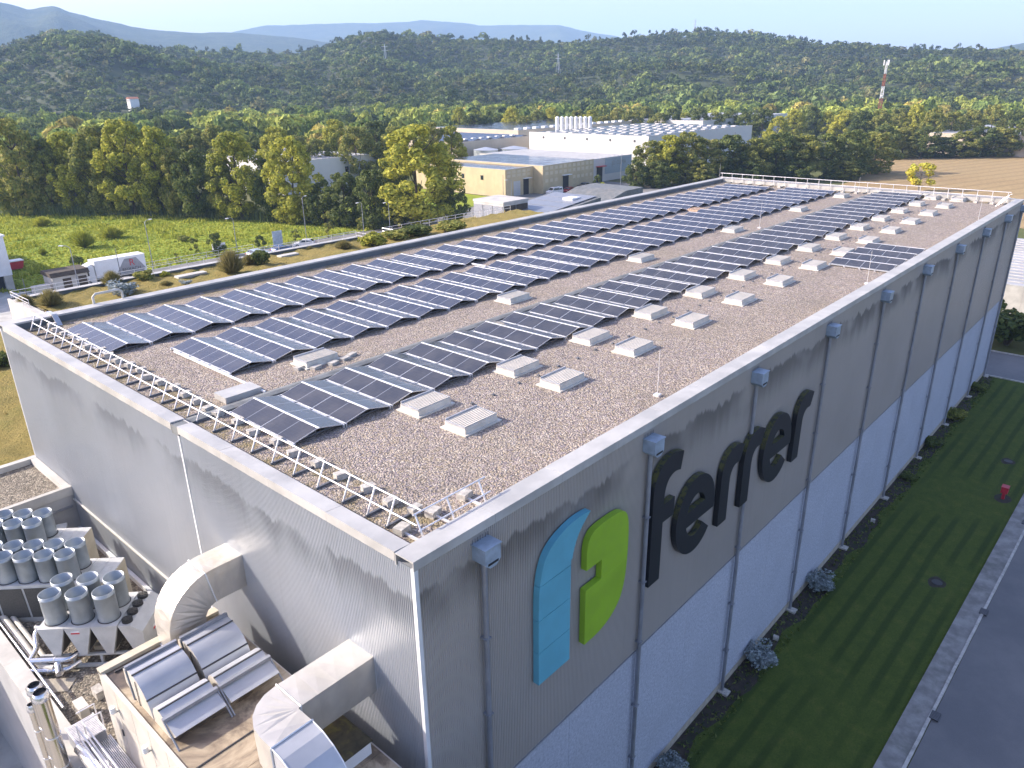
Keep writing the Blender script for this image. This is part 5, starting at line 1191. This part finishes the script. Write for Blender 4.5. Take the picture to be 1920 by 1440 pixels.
brn = simple_block('beige_warehouse', 190, 230, 191.5, 244, 9.6, 'beigewall', 'greyroof', 'beige warehouse with ridged roof behind the round tanks', 6., 6.)
for i in range(6): MB().prism([(0, 9.5), (3.2, 10.2), (6.4, 9.5)], lambda u_, v_, t: (190.5+i*6.6+u_, t, v_), 192, 243.5).part('roof_ridge', M['solarfar'], brn)
for i in range(8): MB().box(193+i*4.4, 194.6+i*4.4, 196, 197.2, 9.7, 10.35).part('rooflight', M['white'], brn)
b3 = simple_block('long_hall', 238, 330, 205, 262, 11.0, 'beigewall', 'solarfar', 'long beige hall with solar panels behind the white factory hall', 8., 8.)
for i in range(14): MB().box(242+i*6, 244.5+i*6, 209, 211, 10.9, 11.6).part('rooflight', M['white'], b3)
b4 = simple_block('long_hall', 330, 430, 170, 215, 11.5, 'whitewall', 'greyroof', 'distant grey-roofed hall right of the silos', 10., 10.)
lw_ = simple_block('pink_white_warehouse', 112, 146, 184.5, 236, 9.0, 'whitewall', 'greyroof', 'pale warehouse with ribbed roof behind the two bright poplars', 4., 5.)
for i in range(14): MB().box(113.5+i*2.3, 113.8+i*2.3, 185.5, 235, 8.901, 8.98).part('roof_rib', M['coping'], lw_)
MB().box(134, 135.2, 184.39, 184.435, 4.5, 6.2).part('window', M['carglass'], lw_)
for k, (x, y, r_, h_, lab) in enumerate(((196, 184, 4.4, 7.0, 'shorter wide galvanised tank left of the white factory hall'), (212, 184.5, 5.2, 6.4, 'wide galvanised tank against the white factory hall'))):
    g_ = thing('storage_tank', (x, y, 0), lab, 'tank'); MB().tube((x, y, 0), (x, y, h_), r_, n=28).part('shell', M['galv'], g_, False); MB().path([(x, y, h_), (x, y, h_+.05), (x, y, h_+.9)], [r_+.1, r_+.1, .4], 28).part('roof', M['alu'], g_)
for k in range(8):
    x, y = 252.0+k*.93, 195.5-k*1.72; g_ = thing('silo', (x, y, 0), f'{ordw(k+1)} tall white silo from the left in the row of eight', 'silo', 'row of white silos')
    MB().tube((x, y, 0), (x, y, 15.6), .88, n=16).part('shell', M['white'], g_); MB().path([(x, y, 15.6), (x, y, 16.1)], [.92, .3], 16).part('cone_top', M['white'], g_)
rb = simple_block('far_warehouse', 346, 420, 20, 76, 8.0, 'beigewall', 'greyroof', 'distant beige warehouse behind the field at the right', 8., 8.)
rb2 = simple_block('grey_shed', 100, 136, -14, 16, 4.6, 'concretewhite', 'greyroof', 'grey ribbed-roof shed beyond the far right corner', 3., 3.)
for i in range(18): MB().box(100.6+i*1.95, 100.9+i*1.95, -13.6, 15.6, 4.501, 4.62).part('roof_rib', M['coping'], rb2)
# annex with sloping solar roof behind the left parapet
ax = thing('solar_annex', (96, 76, 0), 'concrete annex with sloping grey roofs behind the left parapet', 'building')
MB().box(86.5, 118, 68.5, 79.5, 0, 7.9).part('wall', M['concretewhite'], ax)
MB().prism([(86.0, 7.9), (104.5, 7.9), (104.5, 9.6)], lambda u_, v_, t: (u_, t, v_), 79.8, 68.3).part('sloping_roof', M['strip'], ax)
MB().prism([(105, 8.2), (118.5, 8.2), (118.5, 10.0), (112.5, 9.9)], lambda u_, v_, t: (u_, t, v_), 79.8, 68.3).part('sloping_roof', M['strip'], ax)
MB().box(85.6, 92.0, 75.0, 82.0, 0, 10.0).part('stair_tower', M['concretewhite'], ax); MB().box(85.5, 92.1, 74.9, 82.1, 10.0, 10.35).part('tower_cap', M['concretewhite'], ax)
for y in (75.2, 77.5, 79.8): MB().box(85.50, 85.58, y, y+2.1, 7.3, 9.6).part('louvre_panel', M['pipe'], ax)
for x in (85.8, 88.9): MB().box(x, x+2.9, 74.9, 74.98, 7.3, 9.6).part('louvre_panel', M['bark'], ax)
for i in range(5):
    a = 88+i*3.3; MB().prism([(a, 8.02+(a-86)*.092+.03), (a+3.1, 8.02+(a+3.1-86)*.092+.03), (a+3.1, 8.02+(a+3.1-86)*.092+.09), (a, 8.02+(a-86)*.092+.09)], lambda u_, v_, t: (u_, t, v_), 78.8, 69.2).part('roof_panel', M['pipe'], ax)
MB().box(99.5, 102, 71, 73.2, 9.0, 9.75).part('rooflight', M['white'], ax)
fence_rail([(84, 84), (100, 86), (118, 96)], 'site_fence', 'white railing behind the solar annex', 2.5, 1.1, 0, .04)

# ================================================================== trees one by one
NEAR = [(52.3,207.8,22.9,15.5),(57.6,203.5,17.8,11.3),(61.5,198.3,19.3,12.7),(65.0,190.7,20.5,13.9),(68.8,182.8,22.0,15.0),(73.3,176.7,20.4,13.3),(75.4,171.2,16.3,10.1),(77.3,166.1,15.5,12.1),(80.2,159.6,14.4,8.3),(81.7,155.0,19.4,13.7),(85.2,147.9,13.7,8.0),(87.0,140.6,18.6,14.0),(89.4,132.8,9.6,8.8),(91.5,127.8,11.4,9.9),(93.4,120.8,12.0,9.7),(98.0,119.1,14.1,8.6),(101.3,114.8,20.8,20.0),(107.8,110.6,9.3,7.3)]
NK = ['riv0','riv1','pop1','riv2','pop0','pop2','riv0','drk0','riv1','pop1','drk1','pop2','drk2','drk0','drk1','drk2','pop0','drk2']
NL = ['olive riverside tree at the far left end of the meadow tree line','lower olive tree second from the left in the meadow tree line','green poplar third from the left in the meadow tree line','broad olive tree fourth from the left in the meadow tree line','tallest yellow-tinged poplar in the left half of the meadow tree line','yellowing poplar just right of the tallest one in the tree line','smaller tree between the yellowing poplar and the dark tree','dark rounded tree left of the two bright poplars','slender tree just left of the first bright poplar','bright green poplar, left one of the pair by the pale warehouse','dark tree between the two bright poplars','bright green poplar, right one of the pair by the pale warehouse','low dark tree right of the two bright poplars','dark bushy tree before the pale warehouse','dark tree left of the biggest poplar','dark tree touching the left side of the biggest poplar','biggest broad bright poplar in front of the yellow building','low dark tree at the right foot of the biggest poplar']
for q, k, lab in zip(NEAR, NK, NL): plant_tree(k, *q, lab, 'tree line behind the meadow')
RIGHT = [(191.8,112.4,12.9,12.0),(195.3,107.8,14.1,12.7),(200.0,104.3,14.7,13.6),(205.6,101.4,12.6,13.9),(212.1,96.7,13.4,15.0),(217.4,91.4,12.8,14.3),(224.1,86.6,13.9,15.4),(230.8,81.8,12.9,15.7),(237.6,76.9,13.1,15.9),(246.0,72.5,13.9,16.3),(259.2,69.3,12.8,16.0),(184.1,112.0,7.9,8.2),(188.6,107.4,7.6,10.0),(198.0,98.8,7.4,10.1),(210.7,89.7,6.1,10.4),(223.7,80.3,6.3,10.8),(237.1,70.6,5.7,11.2)]
for i, q in enumerate(RIGHT):
    lab = f'{ordw(i+1)} tree from the left in the dense row behind the far roof edge' if i < 11 else f'{ordw(i-10)} low dark tree from the left under the dense row behind the far roof edge'
    plant_tree(('riv0','pop1','riv2','riv1','drk1')[i % 5] if i < 6 else ('drk0','riv1','drk2')[i % 3], *q, lab, 'tree row behind the far roof edge')
FROW = [(313.0,83.6,12.2,14.4),(319.4,77.7,11.1,13.3),(323.1,71.9,11.4,14.6),(329.6,66.0,7.3,14.9),(333.2,60.2,9.8,15.0),(339.1,55.1,11.0,16.4),(345.1,49.9,10.5,16.6),(351.2,44.7,13.2,18.2),(354.8,39.0,11.3,17.0)]
for i, q in enumerate(FROW): plant_tree(('drk0','riv1','drk2','drk1','riv0')[i % 5], *q, f'{ordw(i+1)} tree from the left in the row at the far edge of the stubble field', 'tree row behind the field')
plant_tree('yel', 222.7, 45.4, 7.5, 8.5, 'lone yellow-leaved tree at the near edge of the stubble field')
for i, (x, y, h_, w_, k, lab) in enumerate(((32.8,120.5,3.9,3.2,'sapd','small dark street tree left of the truck'),(57.4,122.0,3.8,3.6,'sapd','dark sapling left of the small notice board'),(66.2,121.1,2.3,2.3,'sapd','low sapling between the two boards'),(73.5,120.3,2.6,2.0,'sap','thin sapling behind the white hatchback'),(80.3,118.8,5.3,2.6,'sap','tallest slender sapling by the street'),(87.0,116.7,3.5,2.1,'sap','slender sapling left of the parked van'),(94.2,113.4,4.8,3.0,'sap','yellow-green sapling in front of the dark trees'),(54.4,124.4,3.2,2.3,'sap','pale sapling in the meadow left of the dark sapling'),(49.7,121.7,1.6,1.2,'sap','tiny sapling on the wire fence'),(105.9,121.0,3.6,3.4,'sapd','small tree on the verge right of the biggest poplar'),(172.0,117.0,4.2,3.0,'sapd','small tree beside the tall lamp before the lettered building'))):
    plant_tree(k, x, y, h_, w_, lab, 'young street trees', 'sapling')
for i, (x, y, h_, w_) in enumerate(((89.5,.2,4.3,6.0),(91.5,-4.6,3.0,4.6),(95.0,4.5,4.6,5.2),(90.0,-10,3.0,4.0))):
    shrub(('bush','silver','bush','bushb')[i], x, y, h_, w_, ['large dark bush beyond the cross road, right behind the wall corner','pale bush beyond the cross road at the right picture edge','large dark bush in front of the grey shed','bush beyond the cross road, farthest right'][i], 'bushes beyond the cross road')
for i, (x, y) in enumerate(((160,112),(164,112.5),(168.5,113),(156.5,111.5))): shrub('reed', x, y, 3.4, 3.0, f'{ordw(i+1)} clump of tall reeds in front of the parked cars', 'reed clumps')
# front edge of the valley wood, tree by tree
def polar(bd, d): return CAM.x+d*math.cos(R(bd)), CAM.y+d*math.sin(R(bd))
rr_ = random.Random(12); k_ = 0
front = []
for b_ in np.arange(74.5, 46, -1.35): front.append((b_, rr_.uniform(245, 290)))
for b_ in np.arange(45.5, 30, -.95): front.append((b_, rr_.uniform(395, 430)))
for b_ in np.arange(29.5, 8, -1.05): front.append((b_, rr_.uniform(372, 440)))
for b_, d in front:
    x, y = polar(b_, d); k_ += 1
    plant_tree(('riv0','riv1','pop1','riv2','pop2','drk1')[rr_.randrange(6)], x, y, rr_.uniform(13, 18), rr_.uniform(11, 15), f'{ordw(k_)} tree from the left along the front edge of the valley wood', 'front edge of the valley wood')

# ================================================================== hills, woods and far mountains
HILL = [(-8,.012),(0.56,.0126),(5.11,.0173),(8.67,.0232),(11.11,.0271),(13.08,.0282),(16.03,.0308),(19.15,.0368),(21.75,.0414),(24.43,.0473),(26.5,.0534),(27.89,.0552),(29.98,.0545),(32.83,.0534),(34.63,.0506),(38.29,.0477),(41.61,.0515),(44.56,.0534),(47.49,.055),(49.66,.0576),(51.45,.0601),(53.27,.0522),(54.74,.0431),(57.55,.0392),(60.92,.0394),(63.83,.041),(65.39,.0421),(66.84,.05),(67.98,.0551),(69.7,.0573),(70.85,.0559),(72.32,.049),(73.5,.0412),(76.15,.0368),(80.9,.036),(92,.03)]
M1 = [(40,.02),(49.04,.0306),(53.3,.0458),(56.07,.0534),(58.77,.0579),(60.75,.0599),(62.06,.0587),(64.89,.061),(66.38,.0654),(68.09,.0717),(69.46,.0778),(70.24,.0835),(71.67,.0792),(72.93,.0849),(76.72,.0843),(80.07,.0905),(92,.08)]
M2 = [(20,.01),(29.16,.0253),(32.8,.0441),(34.63,.0529),(37.01,.0601),(38.3,.0663),(40.86,.0665),(43.8,.0672),(45.25,.0709),(47.79,.0736),(48.88,.0714),(51.04,.0704),(53.17,.0704),(58.02,.068),(59.73,.0628),(61.43,.0566),(64.75,.0432),(72,.03)]
M3 = [(-8,.03),(0.72,.0239),(6.54,.035),(9.83,.0324),(11.39,.0272),(13.04,.024),(15.88,.0146),(22,.0)]
HB = np.array([q[0] for q in HILL]); HT = np.array([q[1] for q in HILL])
def vnoise(x, y, s_, seed=0):
    """cheap smooth noise from summed sines"""
    o_ = 0
    for k in range(5):
        a1 = math.sin(seed*12.9+k*78.2)*3.1; a2 = math.cos(seed*4.1+k*37.7)*3.1; f_ = (1.0+.63*k)/s_
        o_ = o_+np.sin(x*f_*math.cos(a1)+y*f_*math.sin(a1)+a2*2+1.7*np.sin((x*math.sin(a2)+y*math.cos(a2))*f_*.7))/(1+.5*k)
    return o_/2.2
D0, DR = 560., 1300.
def hill_h(bd, d):
    hr = 28.84+np.interp(bd, HB, HT)*DR-8.0; s_ = np.clip((d-D0)/(DR-D0), 0, 1.4)
    up_ = np.where(s_ < 1, (s_*s_*(3-2*s_))*.55+s_*.45, 1-1.2*(s_-1))
    x = d*np.cos(np.radians(bd)); y = d*np.sin(np.radians(bd))
    nz = vnoise(x, y, 150., 1)*19*np.clip(s_*(1-s_)*4, 0, 1)+vnoise(x, y, 55., 2)*5*np.clip(s_*(1.05-s_)*4, 0, 1)
    return np.maximum(hr*up_+nz, -2)
def terrain(name, fn, b0, b1, nb, ds, mat, label):
    bd = np.linspace(b0, b1, nb); dd = np.array(ds); Bm, Dm = np.meshgrid(bd, dd); Hh = fn(Bm, Dm)
    X = CAM.x+Dm*np.cos(np.radians(Bm)); Y = CAM.y+Dm*np.sin(np.radians(Bm)); m_ = MB()
    m_.v = np.stack([X, Y, Hh], -1).reshape(-1, 3).tolist(); nd = len(dd)
    m_.f = [(j*nb+i, (j+1)*nb+i, (j+1)*nb+i+1, j*nb+i+1) for j in range(nd-1) for i in range(nb-1)]; m_.m = [0]*len(m_.f)
    o_ = m_.part(name, mat, None, True); o_['kind'] = 'structure'; o_['label'] = label; return o_
M['hillfloor'] = plain('hill_floor', (.05,.065,.026), .95, 0, .4, .02)
terrain('wooded_hill', hill_h, -6, 90, 240, np.concatenate([np.linspace(500, 1300, 54), np.linspace(1330, 1700, 10)]), M['hillfloor'], 'low wooded hills across the valley')
def mount(tab, dm, w_, seed, rough):
    tb = np.array([q[0] for q in tab]); tt = np.array([q[1] for q in tab])
    def f(bd, d):
        hr = 28.84+np.interp(bd, tb, tt)*dm; s_ = np.clip((d-(dm-w_))/w_, 0, 1.5); u_ = np.where(s_ < 1, s_**.85, 1-(s_-1)*1.4)
        x = d*np.cos(np.radians(bd)); y = d*np.sin(np.radians(bd)); ns = vnoise(x, y, rough, seed)+.5*vnoise(x, y, rough*.35, seed+3)
        return hr*u_+ns*hr*.17*np.clip(s_*(1-s_)*4, 0, 1)+vnoise(x, y, rough*.1, seed+5)*hr*.008-30*(1-np.clip(s_*4, 0, 1))
    return f
def mtmat(name, a, b_):
    t = NT(name); p_ = t.pos(); n1 = t.noise(p_, .012, 6, .7); n2 = t.noise(p_, .05, 4, .7); cc = t.mix(t.ss(n1, .4, .65), a, b_); cc = t.mix(t.ss(n2, .45, .7, 0., .6), cc, tuple(q*.5 for q in a)); t.set(cc, .95, spec=.1); t.bump(n2, 1., 14.); return t.m
M['mount'] = mtmat('mountain_forest', (.035,.05,.02), (.075,.085,.035))
terrain('far_mountain', mount(M1, 4200, 1500, 4, 420.), 46, 90, 200, np.linspace(2700, 4800, 50), M['mount'], 'hazy mountain at the upper left')
terrain('far_mountain', mount(M2, 6600, 1800, 6, 520.), 22, 70, 200, np.linspace(4800, 7400, 44), M['mount'], 'hazy blue ridge in the middle of the horizon')
terrain('far_mountain', mount(M3, 3600, 1300, 8, 420.), -6, 20, 90, np.linspace(2300, 4200, 36), M['mount'], 'hazy ridge at the far right of the horizon')

def forestmat(name):
    t = NT(name); at = t.new('Attribute', attribute_name='Col').outputs['Color']; g_ = t.new('NewGeometry').outputs['Random Per Island']
    cc = t.mix(1.0, at, t.ramp(g_, [(0,(.55,.55,.55)),(1,(1.35,1.35,1.3))]), 'MULTIPLY'); t.set(cc, .85, spec=.15)
    tr_ = t.new('BsdfTranslucent'); t.ln(cc, tr_.inputs[0]); mx = t.new('MixShader'); mx.inputs[0].default_value = .25
    t.ln(t.b.outputs[0], mx.inputs[1]); t.ln(tr_.outputs[0], mx.inputs[2]); t.ln(mx.outputs[0], t.out.inputs[0]); return t.m
M['forest'] = forestmat('forest_canopy')
def scatter(name, X, Y, Z, Ht, Wd, C, ntri, label, seed, tri=.30, dome=True):
    """one canopy mesh: every tree a lumpy dome of loose leaf triangles"""
    g_ = np.random.default_rng(seed); nt = len(X); NT_ = 10; tmpl = []
    for k in range(NT_):
        nl = g_.integers(3, 7); lc = np.stack([g_.uniform(-.3, .3, nl), g_.uniform(-.3, .3, nl), g_.uniform(.45, .82, nl)], 1); lr = g_.uniform(.2, .36, nl)
        ix = g_.integers(0, nl, ntri); d = g_.normal(size=(ntri, 3)); d[:, 2] = np.abs(d[:, 2])*.9+g_.normal(size=ntri)*.35; d /= np.linalg.norm(d, axis=1)[:, None]
        P = lc[ix]+d*lr[ix][:, None]*np.array([1, 1, .75]); nrm_ = d+g_.normal(size=(ntri, 3))*.45; nrm_ /= np.linalg.norm(nrm_, axis=1)[:, None]
        t = np.cross(nrm_, g_.normal(size=(ntri, 3))); t /= np.linalg.norm(t, axis=1)[:, None]+1e-9; b_ = np.cross(nrm_, t); s_ = tri*(.6+.8*g_.random(ntri))[:, None]
        tmpl.append(np.stack([P-t*s_*.6-b_*s_*.35, P+t*s_*.6-b_*s_*.35, P+b_*s_*.7], 1).reshape(-1, 3))
    T = np.array(tmpl)[g_.integers(0, NT_, nt)]; a = g_.uniform(0, 6.283, nt); ca, sa = np.cos(a)[:, None], np.sin(a)[:, None]
    V = np.empty_like(T); V[:, :, 0] = (T[:, :, 0]*ca-T[:, :, 1]*sa)*Wd[:, None]+X[:, None]; V[:, :, 1] = (T[:, :, 0]*sa+T[:, :, 1]*ca)*Wd[:, None]+Y[:, None]; V[:, :, 2] = np.maximum(T[:, :, 2], -.02)*Ht[:, None]+Z[:, None]
    cols = np.repeat(C, ntri*3, axis=0); o_ = link(name, np_mesh(name, V.reshape(-1, 3), 3, M['forest'], cols)); tag(o_, label, 'forest', None, 'stuff'); return o_
def treecols(n_, pal, wts, seed, X=None, Y=None):
    g_ = np.random.default_rng(seed); pal = np.array(pal); c = pal[g_.choice(len(pal), n_, p=wts)]*(.75+.5*g_.random((n_, 1)))
    return c
g2 = np.random.default_rng(21)
N_ = 22000; bd = g2.uniform(4, 79, N_); d = np.sqrt(g2.uniform(585**2, 1345**2, N_)); Zt = hill_h(bd, d)
X = CAM.x+d*np.cos(np.radians(bd)); Y = CAM.y+d*np.sin(np.radians(bd)); pn = vnoise(X, Y, 60., 9)
Wd = g2.gamma(9., .86, N_).clip(4., 15)*np.where(pn > .3, 1.2, .85); Ht = Wd*g2.uniform(.65, 1.0, N_)
tall = g2.random(N_) < .06; Ht[tall] *= 1.3; Wd[tall] *= .7
C = treecols(N_, [(.040,.056,.020),(.056,.074,.024),(.085,.102,.030),(.052,.060,.028),(.095,.092,.038)], [.24, .32, .24, .14, .06], 5)*1.9; C *= (1+.42*np.clip(pn+.6*vnoise(X, Y, 190., 14), -1, 1))[:, None]
scatter('hill_forest', X, Y, Zt-1.0, Ht, Wd, C, 74, 'dense dark green forest covering the hills', 31, .17)
# scattered taller pines on the crest
N_ = 200; bd = g2.uniform(5, 78, N_); d = g2.uniform(1270, 1320, N_); Zt = hill_h(bd, d); X = CAM.x+d*np.cos(np.radians(bd)); Y = CAM.y+d*np.sin(np.radians(bd))
scatter('crest_pines', X, Y, Zt+g2.uniform(0, 3, N_), g2.uniform(7, 13, N_), g2.uniform(5, 9, N_), treecols(N_, [(.05,.07,.028)], [1.], 6), 90, 'ragged pines standing along the crest of the hills', 33, .15)
# valley wood behind its front edge
N_ = 1500; bd = g2.uniform(4, 79, N_); lo = np.interp(bd, [4, 28, 30, 46, 48, 79], [390, 450, 435, 440, 285, 270]); d = lo+(640-lo)*g2.random(N_)**.8
X = CAM.x+d*np.cos(np.radians(bd)); Y = CAM.y+d*np.sin(np.radians(bd))
kp = ~((X > 335) & (X < 425) & (Y > 10) & (Y < 85)) & ~((X > 184) & (X < 440) & (Y > 120) & (Y < 268)) & ~((X > 395) & (X < 560) & (Y > 60) & (Y < 110) & (g2.random(N_) < .8)); X, Y, bd = X[kp], Y[kp], bd[kp]; N_ = len(X)
Wd = g2.uniform(8, 15, N_); Ht = g2.uniform(8, 16.5, N_)
C = treecols(N_, [(.07,.095,.025),(.11,.135,.03),(.15,.165,.035),(.05,.065,.022),(.20,.17,.045)], [.2, .3, .27, .13, .10], 8)*2.3
scatter('valley_wood', X, Y, np.zeros(N_), Ht, Wd, C, 260, 'mixed green and yellowing wood on the valley floor', 35, .16)

# lattice mast, villa and pylons
mast = thing('radio_mast', (455, 130, 0), 'red and white lattice radio mast above the trees', 'mast')
mr = plain('mast_red', (.33,.11,.07), .6); mw = M['white']; Hm = 37.5
for k in range(6):
    z0, z1 = Hm*k/6, Hm*(k+1)/6; w0, w1 = .95*(1-z0/Hm*.62), .95*(1-z1/Hm*.62); m_ = MB(); cs = ((-1,-1),(1,-1),(1,1),(-1,1))
    for i in range(4):
        a, b_ = cs[i], cs[(i+1) % 4]
        m_.tube((455+a[0]*w0, 130+a[1]*w0, z0), (455+a[0]*w1, 130+a[1]*w1, z1), .10, n=4)
        for h_ in (0, .5):
            zz0, zz1 = z0+(z1-z0)*h_, z0+(z1-z0)*(h_+.5); wa, wb_ = w0+(w1-w0)*h_, w0+(w1-w0)*(h_+.5)
            m_.tube((455+a[0]*wa, 130+a[1]*wa, zz0), (455+b_[0]*wb_, 130+b_[1]*wb_, zz1), .07, n=4); m_.tube((455+b_[0]*wa, 130+b_[1]*wa, zz0), (455+a[0]*wb_, 130+a[1]*wb_, zz1), .07, n=4)
    m_.part('mast_section', mw if k % 2 else mr, mast)
for k in range(3):
    a = k*2.1; c = Vector((455+1.4*math.cos(a), 130+1.4*math.sin(a), 36.5)); MB().box(c.x-.2, c.x+.2, c.y-.2, c.y+.2, 35.5, 38.2).part('antenna_panel', M['white'], mast)
vb, vd = 66.9, 720.; vx, vy = polar(vb, vd); vz = float(hill_h(np.array([vb]), np.array([vd]))[0])+7
vil = thing('hillside_villa', (vx, vy, vz-8), 'small white villa with red roof on the wooded hillside', 'house')
MB().box(vx-3.6, vx+3.6, vy-3, vy+3, vz-8, vz+2.6).part('wall', M['white'], vil); MB().prism([(-3.5, vz+2.6), (0, vz+4.0), (3.5, vz+2.6)], lambda u_, v_, t: (vx+t, vy+u_, v_), -4.1, 4.1).part('roof', plain('roof_tile', (.42,.16,.09), .8), vil)
for k in range(3): MB().box(vx-3.66, vx-3.6, vy-2.2+k*1.6, vy-1.5+k*1.6, vz+.4, vz+1.6).part('window', M['dark'], vil)
for k, (b_, d, h_, lab) in enumerate(((29.2, 1290, 26, 'power pylon standing on the hill crest'), (38.4, 1000, 24, 'power pylon on the middle of the wooded slope'), (50.4, 960, 24, 'power pylon on the slope left of the middle'))):
    x, y = polar(b_, d); z = float(hill_h(np.array([b_]), np.array([d]))[0]); py = thing('pylon', (x, y, z), lab, 'pylon', 'power pylons')
    m_ = MB()
    for sx, sy in ((-1,-1),(1,-1),(1,1),(-1,1)): m_.tube((x+sx*2, y+sy*2, z), (x, y, z+h_), .28, .15, 4)
    m_.part('tower', M['steel'], py); dx, dy = -math.sin(R(b_)), math.cos(R(b_))
    for f_ in (.72, .88): MB().tube((x-dx*3.5, y-dy*3.5, z+h_*f_), (x+dx*3.5, y+dy*3.5, z+h_*f_), .2, n=4).part('cross_arm', M['steel'], py)

# ================================================================== haze
m_ = MB().box(-2500, 9500, -2500, 9500, -3, 760)
hz = m_.part('haze', []) if False else link('haze', m_.mesh('haze', [bpy.data.materials.new('haze_air')]))
hm = hz.data.materials[0]; hm.use_nodes = True; nt = hm.node_tree; nt.nodes.remove(nt.nodes['Principled BSDF'])
pv = nt.nodes.new('ShaderNodeVolumePrincipled'); pv.inputs['Color'].default_value = (.46, .68, 1.0, 1); pv.inputs['Density'].default_value = 1.5e-4; pv.inputs['Anisotropy'].default_value = 0.0
nt.links.new(pv.outputs[0], nt.nodes['Material Output'].inputs['Volume']); hz['kind'] = 'stuff'; hz['label'] = 'thin pale haze in the valley air'; hz['category'] = 'haze'
